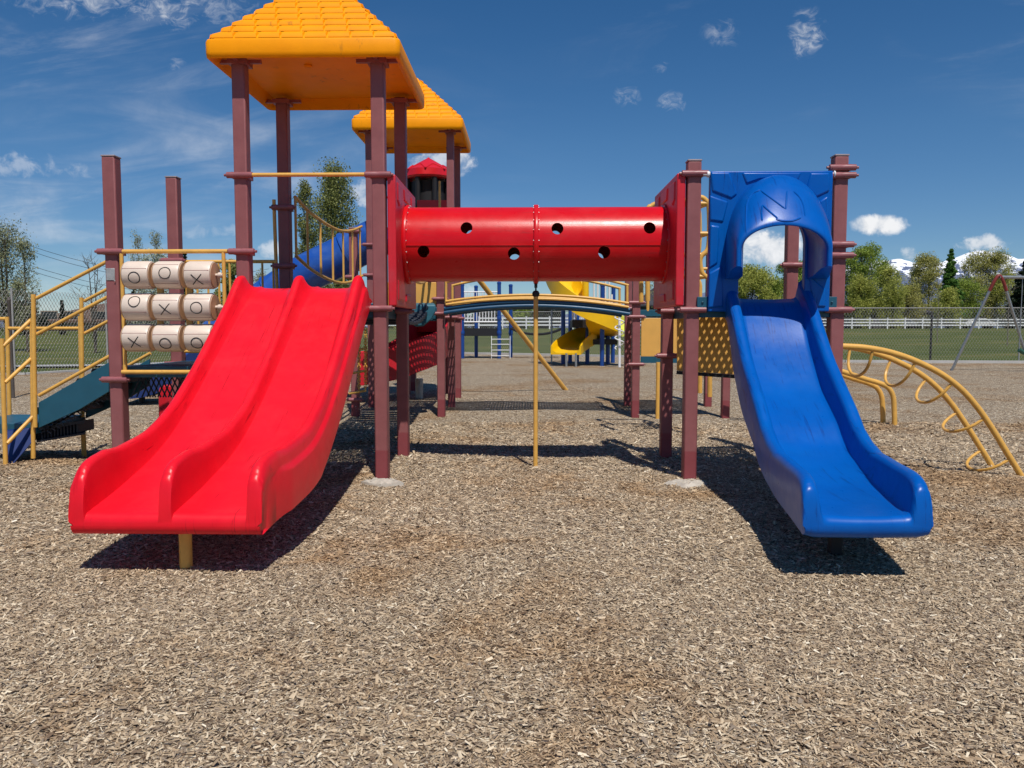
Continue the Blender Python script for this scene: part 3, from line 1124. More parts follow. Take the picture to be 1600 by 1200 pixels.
def rounded_end(sec, y_end, nose, low, n=6):
    """closing rings: the section shrinks towards its mid line while it moves forward"""
    out = []
    for k in range(1, n + 1):
        a = R(90 * k / n)
        c = math.cos(a)
        out.append([Vector((p.x, y_end - nose * math.sin(a), low + (p.z - low) * (0.12 + 0.88 * c ** 1.15))) for p in sec])
    return out


# red double slide
RX = -1.985
red_bed = [(7.12, 1.735), (7.0, 1.715), (6.86, 1.66), (6.6, 1.485), (6.22, 1.215), (5.88, .97), (5.5, .735), (5.139, .564), (4.736, .448), (4.547, .404), (4.451, .385), (4.403, .376), (4.367, .370), (4.343, .365), (4.325, .362), (4.315, .360), (4.308, .359)]
red_h = [(4.308, .208), (4.316, .222), (4.328, .235), (4.346, .247), (4.372, .257), (4.41, .263), (4.46, .264), (4.57, .257), (4.736, .212), (5.139, .150), (5.5, .118), (6.2, .112), (6.6, .125), (6.84, .170), (6.93, .140), (7.02, .04), (7.12, .012)]
red_sk = [(4.307, .112), (4.618, .138), (5.3, .26), (6.2, .27), (6.9, .22), (7.12, .16)]
red_in = [(4.319, .039), (4.6, .044), (5.0, .053), (6.0, .062), (6.6, .085), (7.0, .13), (7.12, .13)]


def red_section(st):
    y, z = st
    h, sk, wi = lerp_tab(red_h, y), lerp_tab(red_sk, y), lerp_tab(red_in, y)
    p = lerp_tab([(4.3, .487), (4.7, .498), (5.2, .51)], y)
    rr = .034
    st_ = lerp_tab([(4.30, .050), (4.42, .054), (4.70, .078), (7.2, .078)], y)
    sb = lerp_tab([(4.30, .022), (4.42, .040), (4.70, .075), (7.2, .075)], y)
    out = []

    def rim(u):
        # over the top of one dividing wall, left to right
        e = wi - rr
        a = [(u - wi, .0), (u - rr - e * .72, .014)]
        a += [(u - rr - e * .25, h * .5)]
        hz = min(rr, h * .9)
        a += [(u + rr * math.cos(R(172 - 20.5 * k)), h - hz + hz * math.sin(R(172 - 20.5 * k))) for k in range(9)]
        a += [(u + rr + e * .25, h * .5)]
        a += [(u + rr + e * .72, .014), (u + wi, .0)]
        return a
    # left outer skirt
    out += [(-p - sb, -sk), (-p - st_, max(h - .135, -sk + .006)), (-p - st_ + min(.008, st_ - .049), max(h - .115, -sk + .012)), (-p - .050 - (st_ - .05) * .25, max(h - .105, -sk + .018)), (-p - .048, max(h - .085, -sk + .024))]
    L = rim(-p)[3:]
    L[0] = (-p - .046, max(h - .05, -sk + .03))
    out += L
    out += [(-p + wi + .02, -.001), (-.30, -.004), (-.20, -.004), (-wi - .02, -.001)]
    out += rim(0)
    out += [(wi + .02, -.001), (.20, -.004), (.30, -.004), (p - wi - .02, -.001)]
    Rr = rim(p)[:-3]
    Rr[-1] = (p + .046, max(h - .05, -sk + .03))
    out += Rr
    out += [(p + .048, max(h - .085, -sk + .024)), (p + .050 + (st_ - .05) * .25, max(h - .105, -sk + .018)), (p + st_ - min(.008, st_ - .049), max(h - .115, -sk + .012)), (p + st_, max(h - .135, -sk + .006)), (p + sb, -sk)]
    out += [(p + .04, -sk - .012), (0, -sk - .012), (-p - .04, -sk - .012)]
    rx = RX - .012 * max(0, min(1, (5.3 - y) / .9))
    return [Vector((rx + a, y, z + b_)) for a, b_ in out]


t = thing('double_slide', (RX, 4.5, 0), 'wide red double slide with two lanes and a yellow support leg', 'slide')
st = crv(sorted(red_bed), 7)
rings = [red_section(s) for s in st]
pre = rounded_end(rings[0], st[0][0], .045, st[0][1] - .062)
mb = MB()
mb.rings(list(reversed(pre)) + rings)
mb.build('slide_bed', 'red', t, angle=34)
mb = MB()
lg = G(291, 886)
mb.cyl((lg.x, lg.y, -.2), (lg.x, lg.y, .27), .036, 18)
mb.build('support_leg', 'mustard', t)

# blue hooded slide
blue_bed = [(7.12, 1.64), (6.98, 1.585), (6.86, 1.45), (6.69, 1.235), (6.5, 1.045), (6.32, .89), (6.12, .77), (5.94, .665), (5.679, .492), (5.218, .395), (4.792, .369), (4.566, .365), (4.466, .365), (4.409, .366), (4.366, .366), (4.338, .366), (4.32, .366), (4.31, .366), (4.3, .366)]
blue_rim = [(7.12, 1.8), (6.9, 1.64), (6.69, 1.455), (6.45, 1.235), (6.32, 1.13), (6.04, .945), (5.85, .82), (5.679, .69), (5.465, .61), (5.218, .567), (4.792, .566), (4.6, .571), (4.5, .572), (4.44, .569), (4.39, .564), (4.35, .555), (4.325, .545), (4.31, .536), (4.3, .527)]
blue_sk = [(4.3, .112), (4.651, .106), (5.205, .118), (5.7, .13), (6.2, .18), (6.7, .22), (7.12, .16)]


def blue_section(st):
    y, z = st
    xc = lerp_tab([(4.3, 1.834), (4.509, 1.872), (4.792, 1.919), (5.069, 1.962), (5.402, 2.007), (5.7, 2.0375), (6.2, 2.0625), (7.12, 2.1085)], y)
    ws = lerp_tab([(4.3, .924), (4.509, .939), (4.792, .958), (5.069, .975), (5.402, .991), (5.7, 1), (7.12, 1)], y)
    h, sk = lerp_tab(blue_rim, y) - z, lerp_tab(blue_sk, y)
    rr = .046
    out = [(-.362, -sk), (-.375, h * .2 - sk * .3), (-.378, max(h - .14, -sk * .4)), (-.374, max(h - .075, -sk * .2))]
    hz = min(rr, h * .9)
    w_ = lerp_tab([(4.655, .03), (4.72, .10), (4.8, .14)], y)
    out += [(-.325 + (rr + .002) * math.cos(R(175 - 19.4 * k)), h - hz + hz * math.sin(R(175 - 19.4 * k))) for k in range(9)]
    out += [(-.276, max(h - .08, h * .6)), (-.270, h * .45), (-.264, min(.04, h * .3)), (-.258, min(.012, h * .15)), (-.243, .0), (-.22, -.004), (-.08, -.010), (.08, -.010), (.22, -.004), (.243, .0), (.258, min(.012, h * .15)), (.264, min(.04, h * .3)), (.270, h * .45), (.276, max(h - .08, h * .6))]
    out += [(.325 + (rr + .002) * math.cos(R(160 - 19.4 * k)), h - hz + hz * math.sin(R(160 - 19.4 * k))) for k in range(9)]
    out += [(.374, max(h - .075, -sk * .2)), (.378, max(h - .14, -sk * .4)), (.375, h * .2 - sk * .3), (.362, -sk), (.30, -sk - .015), (0, -sk - .018), (-.30, -sk - .015)]
    return [Vector((xc + a * ws, y, z + b_)) for a, b_ in out]


t = thing('hooded_slide', (2.0, 4.7, 0), 'single blue wave slide with a moulded hood over its entry', 'slide')
st = crv(sorted(blue_bed), 6)
rings = [blue_section(s) for s in st]
pre = rounded_end(rings[0], st[0][0], .05, st[0][1] - .062)
mb = MB()
mb.rings(list(reversed(pre)) + rings)
mb.build('slide_bed', 'blue', t, angle=34)
lg = G(1304, 868)
mb = MB()
mb.box2((lg.x - .034, lg.y - .034, -.2), (lg.x + .034, lg.y + .034, .21))
mb.build('support_leg', 'black', t, bevel=.006)

# entry panel with arched opening, and the hood
HX = 2.132
px0, px1 = WX(1108, 6.99, 400), WX(1298, 6.99, 400)
pz0, pz1 = WZ(487, 6.99, 1200), WZ(267, 6.99, 1200)


def arch(w, zs, ztop, z0, n=28, legs=6, hx=2.115):
    pts = [(hx + w, z0 + (zs - z0) * k / legs) for k in range(legs)]
    pts += [(hx + w * math.cos(math.pi * k / n), zs + (ztop - zs) * math.sin(math.pi * k / n)) for k in range(n + 1)]
    pts += [(hx - w, zs + (z0 - zs) * k / legs) for k in range(1, legs + 1)]
    return pts


inner = arch(.285, 2.10, 2.40, 1.50)
inner[0] = (2.115 + .285, pz0 + .04)
inner[-1] = (2.115 - .285, pz0 + .04)
outer = rect_loop_for(inner, px0, px1, pz0, pz1)
mb = MB()
panel_with_hole(mb, lambda a, b_, c: Vector((a, 6.985 + c, b_)), outer, inner, .075)
# raised sun-ray relief
def pad(mb, pts, y, h=.013, e=.010):
    cx_ = sum(p[0] for p in pts) / len(pts)
    cz_ = sum(p[1] for p in pts) / len(pts)
    lo = [Vector((p[0], y + .001, p[1])) for p in pts]
    hi = []
    for p in pts:
        d = Vector((cx_ - p[0], cz_ - p[1]))
        k = min(1, e / max(d.length, 1e-4))
        hi.append(Vector((p[0] + d.x * k, y - h, p[1] + d.y * k)))
    n = len(pts)
    mb.add(lo + hi, [tuple(range(n, 2 * n))] + [(k, (k + 1) % n, n + (k + 1) % n, n + k) for k in range(n)])


def P7(px, py):
    w = W(px, py, 6.985)
    return (w.x, w.z)


for poly in ([(1110, 269), (1140, 269), (1152, 304), (1143, 311), (1112, 299)], [(1159, 270), (1252, 270), (1246, 284), (1230, 279), (1210, 277), (1185, 280), (1165, 287)],
             [(1266, 270), (1296, 270), (1296, 299), (1275, 309), (1259, 296)], [(1109, 305), (1138, 315), (1130, 348), (1109, 345)],
             [(1110, 351), (1124, 353), (1121, 412), (1108, 420)], [(1293, 306), (1280, 314), (1286, 348), (1295, 346)], [(1108, 426), (1128, 415), (1130, 480), (1106, 482)],
             [(1264, 430), (1290, 452), (1290, 480), (1270, 480)]):
    pad(mb, [P7(*p) for p in poly], 6.985)
mb.build('entry_panel', 'blue', t, bevel=.010, seg=3)

hp = [(.440, 2.10, 2.690, 1.80, 6.992), (.434, 2.10, 2.672, 1.81, 6.90), (.424, 2.085, 2.60, 1.83, 6.78), (.410, 2.06, 2.47, 1.855, 6.66), (.398, 2.04, 2.34, 1.868, 6.57),
      (.386, 2.02, 2.255, 1.874, 6.52), (.366, 2.00, 2.212, 1.876, 6.505), (.342, 2.00, 2.206, 1.874, 6.53), (.318, 2.03, 2.27, 1.862, 6.66), (.292, 2.08, 2.385, 1.80, 6.985)]
hpr = crv(hp, 3)
rings = []
for (w, zs, zt, z0, yv) in hpr:
    rings.append([Vector((a, yv, b_)) for a, b_ in arch(w, zs, zt, z0, 36, 8, 2.155 - (6.99 - yv) * .18 if w > .30 else 2.125)])
mb = MB()
nr = len(rings[0])
mb.rings(rings, closed_ring=False)
# close the two feet of the hood
for e in (0, nr - 1):
    mb.add([r[e] for r in rings], [tuple(range(len(rings)))])
hood = mb.build('hood', 'blue', t, angle=60)


def hood_pt(f, g, lift=.004):
    """point on the hood skin: f along the arch 0..1 (right to left), g from panel (0) to rim (1)"""
    i = min(len(rings) - 2.001, g * 15)
    k = int(i)
    j = min(nr - 1.001, f * (nr - 1))
    q = int(j)
    a = rings[k][q].lerp(rings[k][q + 1], j - q)
    b_ = rings[k + 1][q].lerp(rings[k + 1][q + 1], j - q)
    p = a.lerp(b_, i - k)
    return p + Vector((0, -lift, lift * .6))


from mathutils.bvhtree import BVHTree
hv = [tuple(p) for r in rings for p in r]
hf = []
for i in range(len(rings) - 1):
    for k in range(nr - 1):
        hf.append((i * nr + k, i * nr + k + 1, (i + 1) * nr + k + 1, (i + 1) * nr + k))
bvh = BVHTree.FromPolygons(hv, hf)


def on_hood(px, py):
    hit, nrm, _, _ = bvh.ray_cast(Vector((0, 0, CAM_H)), D(px, py).normalized())
    return hit


for path in ([(1166, 366), (1166, 335), (1168, 316), (1176, 303), (1188, 297)], [(1188, 297), (1208, 312), (1228, 327)], [(1228, 327), (1229, 310), (1230, 298)],
             [(1191, 346), (1190, 333), (1191, 320)], [(1191, 320), (1203, 331), (1216, 342)], [(1212, 342), (1222, 345), (1238, 345), (1252, 340)], [(1240, 299), (1250, 309), (1256, 322), (1258, 338)]):
    pts = [on_hood(*p) for p in crv(path, 5)]
    pts = [tuple(p) for p in pts if p is not None]
    if len(pts) > 3:
        mb = MB()
        mb.tube(pts, [.002] + [.0085] * (len(pts) - 2) + [.002], 8)
        mb.build('relief', 'blue', hood)
# hanging knobs between panel and posts
mb = MB()
for (xa, xb) in ((XR1 + .066, px0 + .004), (px1 - .004, XR2 - .066)):
    mb.lathe([(.012, 0), (.012, (xb - xa) * .5), (.026, (xb - xa) * .55), (.028, (xb - xa) * .8), (.02, xb - xa)], (xa, 7.02, CZ_HI - .012), 'X', 12)
mb.builds('spacer', 'white', t)
for x in (px0 - .045, px1 + .03):
    mb = MB()
    mb.box((x, 7.03, 1.585), (.09, .03, .13))
    mb.lathe([(.012, 0), (.008, .01)], (x, 7.01, 1.6), 'Z', 8)
    mb.build('mounting_plate', 'teal', t, bevel=.004)

# ------------------------------------------------------------------ right tower (carries the blue slide)
t = thing('slide_tower', ((XR1 + XR2) / 2, 7.65, 0), 'low roofless maroon tower that carries the blue slide', 'play tower')
zr1, zr2 = WZ(251, Y1, 1085), WZ(243, Y1, 1315)
yc1, yc2 = Y1 + .0635, Y2 + .0635
post(t, XR1, yc1, zr1, clamps=(CZ_HI, WZ(484, Y1, 1080)))
post(t, XR2, yc1, zr2, clamps=(WZ(262, Y1, 1315), WZ(274, Y1, 1315), WZ(382, Y1, 1315), WZ(399, Y1, 1315), WZ(484, Y1, 1315)))
post(t, XR1, yc2, zr1 - .05, clamps=(CZ_HI, CZ_LO, WZ(556, Y2, 1044)))
post(t, XR2, yc2, zr1 - .03, clamps=(WZ(414, Y2, 1240), CZ_LO))
deck(t, XR1 + .06, XR2 - .06, Y1 + .03, Y2 + .09, DECK_HI)
pa = MB()
pb = [W(1058, 488, 8.10), W(1158, 486, 8.10), W(1158, 586, 8.10), W(1058, 579, 8.10)]
back = [p + Vector((0, .02, 0)) for p in pb]
pa.add(pb + back, [(3, 2, 1, 0), (4, 5, 6, 7), (0, 1, 5, 4), (1, 2, 6, 5), (2, 3, 7, 6), (3, 0, 4, 7)])
p_o = pa.build('side_panel', 'panel_yellow', t, bevel=.004)
pa = MB()
pa.bar(pb[3] + Vector((0, .01, -.02)), pb[2] + Vector((0, .01, -.02)), .05, .035)
pa.build('panel_edge', 'black', p_o)

# ------------------------------------------------------------------ crawl tunnel
TY, TR = (Y1 + Y2) / 2 + .0635, .352
TZ = WZ(380.5, TY - .1, 838)
TX0, TX1 = XB + .16, XR1 - .14
t = thing('crawl_tunnel', (WX(838, TY), TY, 0), 'red crawl tunnel with round holes bridging the two towers', 'tunnel')
nl, nc = 150, 96
hole_px = [(729, 356), (662, 393), (803, 396), (871, 357), (944, 394), (1015, 356)]
tx0, tx1 = TX0 - .02, TX1 + .02
mb = MB()
mb.lathe([(TR, tx0), (TR, tx1)], (0, TY, TZ), 'X', nc)
mb.lathe([(TR - .012, tx0 - .01), (TR - .012, tx1 + .01)], (0, TY, TZ), 'X', nc)
tube_src = MB()
N = nc
vs, fs = [], []
for (r, h) in ((TR, tx0), (TR, tx1), (TR - .014, tx1), (TR - .014, tx0)):
    for k in range(N):
        a = 2 * math.pi * k / N
        vs.append((h, TY + r * math.cos(a), TZ + r * math.sin(a)))
for i in range(4):
    j = (i + 1) % 4
    for k in range(N):
        l = (k + 1) % N
        fs.append((i * N + k, i * N + l, j * N + l, j * N + k))
tube_src.add(vs, fs)
tmp = tube_src.build('tube', 'tunnel_red', t, angle=50)
cut = MB()
for (px, py) in hole_px:
    p = W(px, py, TY - TR * .93)
    dz = p.z - TZ
    cut.tube([(p.x, TY - .6, TZ + dz), (p.x, TY + .6, TZ + dz)], .055, 24)
cutter = cut.build('cutter', 'tunnel_red', t)
bo = tmp.modifiers.new('holes', 'BOOLEAN')
bo.object, bo.operation, bo.solver = cutter, 'DIFFERENCE', 'EXACT'
bpy.context.view_layer.update()
dg = bpy.context.evaluated_depsgraph_get()
me2 = bpy.data.meshes.new_from_object(tmp.evaluated_get(dg))
tmp.modifiers.clear()
tmp.data = me2
me2.polygons.foreach_set('use_smooth', [True] * len(me2.polygons))
me2.set_sharp_from_angle(angle=R(45))
bpy.data.objects.remove(cutter)
mb = MB()
fx = WX(838, TY - TR, 380)
for x, w in ((fx, .022), (TX0 + .012, .02), (TX1 - .012, .02)):
    mb.lathe([(TR - .004, -w), (TR + .020, -w), (TR + .024, -w * .6), (TR + .024, w * .6), (TR + .020, w), (TR - .004, w)], (x, TY, TZ), 'X', 72)
for zz in (1, ):
    mb.bar((TX0 + .03, TY - TR - .001, TZ - .04), (TX1 - .03, TY - TR - .001, TZ - .04), .006, .006)
flg = mb.build('flange', 'tunnel_red', t, angle=40)
for x in (fx, TX0 + .012, TX1 - .012):
    for k in range(11):
        a = R(100 + 16 * k)
        mb = MB()
        mb.lathe([(.0045, -.027), (.0045, .027)], (x, TY + (TR + .012) * math.cos(a), TZ + (TR + .012) * math.sin(a)), 'X', 6)
        mb.build('bolt', 'steel', flg)
# end panels in the y/z plane
rz0, rz1 = WZ(478, Y1, 612), WZ(272, Y1, 612)
circ = [(TY + (TR - .02) * math.cos(2 * math.pi * k / 64), TZ + (TR - .02) * math.sin(2 * math.pi * k / 64)) for k in range(64)]
ol = rect_loop_for(circ, Y1 + .005, Y2 + .02, rz0, rz1)
for (x0, s) in ((XB + .078, 1), (XR1 - .078, -1)):
    mb = MB()
    panel_with_hole(mb, lambda a, b_, c: Vector((x0 + s * c, a, b_)), ol, circ, .075)
    xx = x0 + s * .076
    for poly in ([(7.12, rz1 - .05), (7.40, rz1 - .05), (7.36, rz1 - .19), (7.22, rz1 - .26), (7.12, rz1 - .22)], [(7.48, rz1 - .05), (7.86, rz1 - .05), (7.84, rz1 - .16), (7.52, rz1 - .16)],
                 [(7.94, rz1 - .05), (8.2, rz1 - .05), (8.2, rz1 - .24), (8.1, rz1 - .26), (7.96, rz1 - .18)], [(7.12, rz0 + .05), (7.45, rz0 + .05), (7.36, rz0 + .16), (7.12, rz0 + .24)],
                 [(7.55, rz0 + .05), (7.9, rz0 + .05), (7.86, rz0 + .13), (7.58, rz0 + .13)]):
        cx_ = sum(p[0] for p in poly) / len(poly); cz_ = sum(p[1] for p in poly) / len(poly)
        lo = [Vector((xx - s * .002, p[0], p[1])) for p in poly]
        hi = [Vector((xx + s * .011, p[0] + (cx_ - p[0]) * .08, p[1] + (cz_ - p[1]) * .08)) for p in poly]
        n_ = len(poly)
        mb.add(lo + hi, [tuple(range(n_, 2 * n_))] + [(k, (k + 1) % n_, n_ + (k + 1) % n_, n_ + k) for k in range(n_)])
    mb.build('end_panel', 'panel_red', t, bevel=.012, seg=3)
mb = MB()
pz = WZ(462, TY - .0, 838)
mb.tube([(fx, TY, -.2), (fx, TY, pz)], .022, 16)
sp = mb.build('support_pole', 'mustard', t)
mb = MB()
mb.lathe([(.024, 0), (.034, .01), (.036, .035), (.024, .055), (.008, .06), (.008, TZ - TR - pz - .01)], (fx, TY, pz - .01), 'Z', 14)
mb.box((fx, TY, TZ - TR - .03), (.03, .05, .06))
mb.build('pole_cap', 'black', sp)

# ------------------------------------------------------------------ low platform on the left
t = thing('low_platform', ((XL1 + XA) / 2, 7.65, 0), 'low platform with two maroon posts behind the noughts and crosses drums', 'platform')
zl1, zl2 = WZ(244, Y1, 173), WZ(277, Y2, 271)
p1 = post(t, XL1, yc1, zl1, clamps=(WZ(393, Y1, 173), WZ(593, Y1, 176)))
post(t, XL2, yc2, zl2, clamps=(WZ(407, Y2, 270), 1.0))
mb = MB()
a, b_ = W(163, 419, Y1 - .006), W(177, 438, Y1 - .006)
a.x, b_.x = XL1 - .048, XL1 + .030
mb.box2((a.x, yc1 - PW / 2 - .006, b_.z), (b_.x, yc1 - PW / 2 + .002, a.z))
for px, py in ((-.05, 420), (.032, 439)):
    c = W(170, py, Y1 - .008)
    c.x = XL1 + px
    mb.lathe([(.006, -.006), (.006, .006)], c, 'X', 6)
mb.build('name_plate', 'plate', p1, bevel=.004)
deck(t, XL1 + .06, XA - .06, Y1 + .06, Y2 + .09, DECK_LO, edge=.10)
# lattice skirt below the deck edge
mb = MB()
k = 0
x = XL1 + .08
while x < XA - .08:
    for s in (1, -1):
        mb.bar((x, Y1 + .30, DECK_LO - .11), (x + s * .09, Y1 + .30, DECK_LO - .30), .008, .012)
    x += .05
mb.build('skirt', 'dark_grid', t, smooth=False)
# back guard rail
mb = MB()
zt = WZ(408, Y2, 350)
xg0, xg1 = XL2 + .07, WX(432, Y2)
mb.cyl((xg0, Y2 + .06, zt), (xg1, Y2 + .06, zt), .018)
mb.cyl((xg0, Y2 + .06, DECK_LO + .10), (xg1, Y2 + .06, DECK_LO + .10), .018)
for k in range(9):
    x = xg0 + .04 + (xg1 - xg0 - .08) * k / 8
    mb.cyl((x, Y2 + .06, DECK_LO + .10), (x, Y2 + .06, zt), .012, 8)
mb.builds('guard_rail', 'mustard', t)

# noughts and crosses panel
t = thing('noughts_and_crosses_panel', (XL1 + .6, Y1, 0), 'cream noughts and crosses drums in a yellow tube frame', 'game panel')
ztop, zbot = WZ(393, Y1, 270), WZ(581, Y1, 240)
xs0, xs1 = WX(193.5, Y1, 480), WX(352, Y1, 480)
mb = MB()
mb.cyl((XL1 + .09, Y1 - .012, ztop), (XA - .12, Y1 - .012, ztop), .019)
mb.cyl((XL1 + .08, Y1 - .03, zbot), (XA - .09, Y1 - .03, zbot), .019)
for x in (xs0, xs1):
    mb.tube([(x, Y1 - .012, ztop), (x, Y1 - .012, zbot + .02)], .017, 12)
    mb.box((x, Y1 - .014, zbot + .03), (.03, .02, .06))
fr = mb.build('frame', 'mustard', t)
rows = [(430, 'OOX', (14, -6, 22)), (480, 'OXO', (-24, 10, 4)), (528, 'XOO', (18, 24, 22))]
cols = [219.5, 267, 315.5]
rD, wD = .123, .236
for (py, txt, turns) in rows:
    for i, ch in enumerate(txt):
        c = W(cols[i], py, Y1 - .03)
        d = MB()
        hw = wD / 2
        d.lathe([(.02, -hw - .004), (rD - .035, -hw), (rD - .006, -hw + .006), (rD, -hw + .022), (rD, hw - .022), (rD - .006, hw - .006), (rD - .035, hw), (.02, hw + .004)], c, 'X', 40)
        do = d.build('drum', 'drum', t, angle=50)
        ink = MB()
        th0 = R(-turns[i])

        def on(u, vv, r=rD + .0005):
            th = th0 + vv / rD
            return c + Vector((u, -r * math.cos(th), r * math.sin(th)))
        ld = random.Random(int(py) + i).uniform(-.2, .2)

        def rt(u, vv):
            return on(u * math.cos(ld) - vv * math.sin(ld), u * math.sin(ld) + vv * math.cos(ld))
        if ch == 'O':
            ink.tube([rt(.050 * math.cos(2 * math.pi * k / 28), .050 * math.sin(2 * math.pi * k / 28)) for k in range(28)], .0042, 6, closed=True)
        else:
            for s in (1, -1):
                ink.tube([rt(q * .045, q * s * .047) for q in (-1, -.5, 0, .5, 1)], .0042, 6)
        ink.build('letter', 'ink', do)
        for sx in (-1, 1):
            cp_ = MB()
            cp_.lathe([(rD - .012, 0), (rD - .013, .003), (.03, .005)], c + Vector((sx * (hw + .001) - (.005 if sx < 0 else 0), 0, 0)), 'X', 32)
            cp_.build('end_cap', 'peach', do)
        sm = MB()
        for off in (.082, -.098):
            sm.tube([on(-hw + .012, off, rD - .0005), on(hw - .012, off, rD - .0005)], .0022, 5)
        sm.builds('seam', 'clamp', do)
mb = MB()
for (py, _, _) in rows:
    c = W(267, py, Y1 - .03)
    mb.cyl((xs0, c.y, c.z), (xs1 - .005, c.y, c.z), .014, 10)
    mb.lathe([(.022, 0), (.026, .01), (.022, .03)], (W(341, py, Y1 - .03).x, c.y, c.z), 'X', 12)
mb.builds('axle', 'drum', t)
mb = MB()
for px in (245, 291):
    for (pa_, pb_) in ((451, 460), (500, 508)):
        c = W(px + 6, (pa_ + pb_) / 2, Y1 + .0)
        mb.box(c, (.05, .03, .09))
mb.builds('spacer_bar', 'mustard', t)

# ------------------------------------------------------------------ stairs with handrails at the far left
YN, YF = 7.56, 8.38
t = thing('stairway', (-4.7, 7.9, 0), 'yellow railed steps with a teal side board climbing to the low platform', 'stairs')


def wtube(mb, pts, r=.018, n=10):
    mb.tube([W(a, b_, c) for a, b_, c in pts], r, n)


for (Y, dx, f) in ((YN, 0, 1.0), (YF, 0, 0.903)):
    def q(px, py):                       # near-side pixel carried over to the side at depth Y
        w = W(px, py, YN)
        return Vector((w.x, Y, w.z))
    mb = MB()
    mb.add([q(60, 629), q(170, 566), q(170, 612), q(124, 640), q(60, 669)] + [q(a, b_) + Vector((0, .03, 0)) for a, b_ in ((60, 629), (170, 566), (170, 612), (124, 640), (60, 669))],
           [(0, 1, 2, 3, 4), (9, 8, 7, 6, 5)] + [(k, (k + 1) % 5, 5 + (k + 1) % 5, 5 + k) for k in range(5)])
    mb.build('side_board', 'teal', t, bevel=.004)
    mb = MB()
    mb.tube([q(57, 667) + Vector((0, -.02, 0)), q(54, 460) + Vector((0, -.02, 0))], .021, 12)
    mb.tube([q(57, 466), q(172, 406)], .018, 10)
    mb.tube([q(58, 522), q(172, 462)], .018, 10)
    mb.tube([q(61, 618), q(172, 556)], .018, 10)
    mb.builds('handrail', 'mustard', t)
# treads of the upper flight
mb = MB()
g = MB()
for k in range(5):
    f = k / 4
    w = W(70 + 95 * f, 652 - 62 * f, YN)
    w.z += .09
    g.box2((w.x - .15, YN + .035, w.z - .03), (w.x + .15, YF - .005, w.z - .005))
    for j in range(9):
        x = w.x - .15 + .0375 * j
        g.box((x, (YN + YF) / 2, w.z - .045), (.012, YF - YN - .06, .05))
for k in range(16):
    f = k / 15
    w = W(66 + 104 * f, 672 - 62 * f, YN)
    for s in (1, -1):
        g.bar((w.x - s * .05, YN + .06, w.z + .03), (w.x + s * .05, YN + .06, w.z - .04), .008, .012)
g.build('tread', 'dark_grid', t, smooth=False)
# landing
LZ = WZ(655, 7.95, 30)
xl0, xl1 = WX(-60, 7.7), WX(52, 7.6)
mb = MB()
mb.box2((xl0, YN + .02, LZ - .10), (xl1, YF + .02, LZ))
lo = mb.build('landing', 'teal', t, bevel=.006)
mb = MB()
b0, b1 = W(58, 668, 7.75), W(133, 656, 7.95)
for k in range(16):
    f = k / 15
    p = b0.lerp(b1, f)
    mb.box((p.x, p.y, p.z - .06), (.014, .30, .11))
mb.bar(b0, b1, .32, .03)
mb.bar(b0 - Vector((0, 0, .12)), b1 - Vector((0, 0, .12)), .32, .02)
mb.build('ribbed_step', 'dark_grid', t, smooth=False)
mb = MB()
wtube(mb, [(50, 497, YN), (52, 716, YN)], .021, 12)
wtube(mb, [(3, 529, 7.30), (9, 733, 7.30)], .021, 12)
wtube(mb, [(5, 541, 7.30), (48, 500, YN)])
wtube(mb, [(8, 598, 7.30), (49, 560, YN)])
wtube(mb, [(11, 693, 7.30), (52, 650, YN)])
wtube(mb, [(11, 495, YF), (15, 655, YF)], .021, 12)
wtube(mb, [(-40, 498, YF), (11, 498, YF)])
wtube(mb, [(11, 513, YF), (126, 513, YF)])
wtube(mb, [(125, 494, YF), (127, 592, YF)], .021, 12)
mb.builds('handrail', 'mustard', t)
mb = MB()
for (px, py, Y) in ((130, 672, 8.1), (-20, 672, 8.1)):
    w = W(px, py, Y)
    mb.cyl((w.x, w.y, -.2), (w.x, w.y, w.z), .024)
mb.builds('leg', 'mustard', t)
mb = MB()
s0 = [W(10, 672, YN), W(52, 668, YN), W(52, 690, YN), W(14, 733, 7.32), W(2, 740, 7.32)]
s1 = [p + Vector((-.12, .22, 0)) for p in s0]
mb.add(s0 + s1, [(0, 1, 2, 3, 4), (9, 8, 7, 6, 5)] + [(k, (k + 1) % 5, 5 + (k + 1) % 5, 5 + k) for k in range(5)])
mb.build('lower_step', 'shade_blue', t, bevel=.01)  # the shade on this step is part of its dark blue

# ------------------------------------------------------------------ rear towers
YH, YE, YG = 12.15, 13.25, 14.45
XH, XJ = WX(554, YH, 500), WX(689, YH, 500)
XE, XF = WX(578, YE, 300), WX(704, YE, 300)
t = thing('play_tower', ((XE + XF) / 2, (YE + YG) / 2, 0), 'more distant play tower under the farther yellow tiled roof', 'play tower')
ez2 = WZ(203, YE - .25, 640)
for (x, y, cl) in ((XE, YE, (2.75, 2.25, 1.55)), (XF, YE, (2.75, 1.55)), (XE, YG, (2.75, 1.55)), (XF, YG, (2.75, 1.55))):
    post(t, x, y, ez2 + .06, clamps=cl, cap=False)
cx2, cy2 = (XE + XF) / 2, (YE + YG) / 2
rf = roof(t, cx2, cy2, .90, ez2, .185, .86)
roof_brackets(t, rf, cx2, cy2, (XF - XE) / 2, (YG - YE) / 2, ez2 + .035)
deck(t, XE + .06, XF - .06, YE, YG, 1.72, holes=.06)
mb = MB()
mb.tube([(WX(688, YG, 300), YG - .1, 1.8), (WX(688, YG, 300), YG - .1, WZ(283, YG - .1, 688))], [.03, .02], 10)
mb.builds('guard_bar', 'mustard', t)

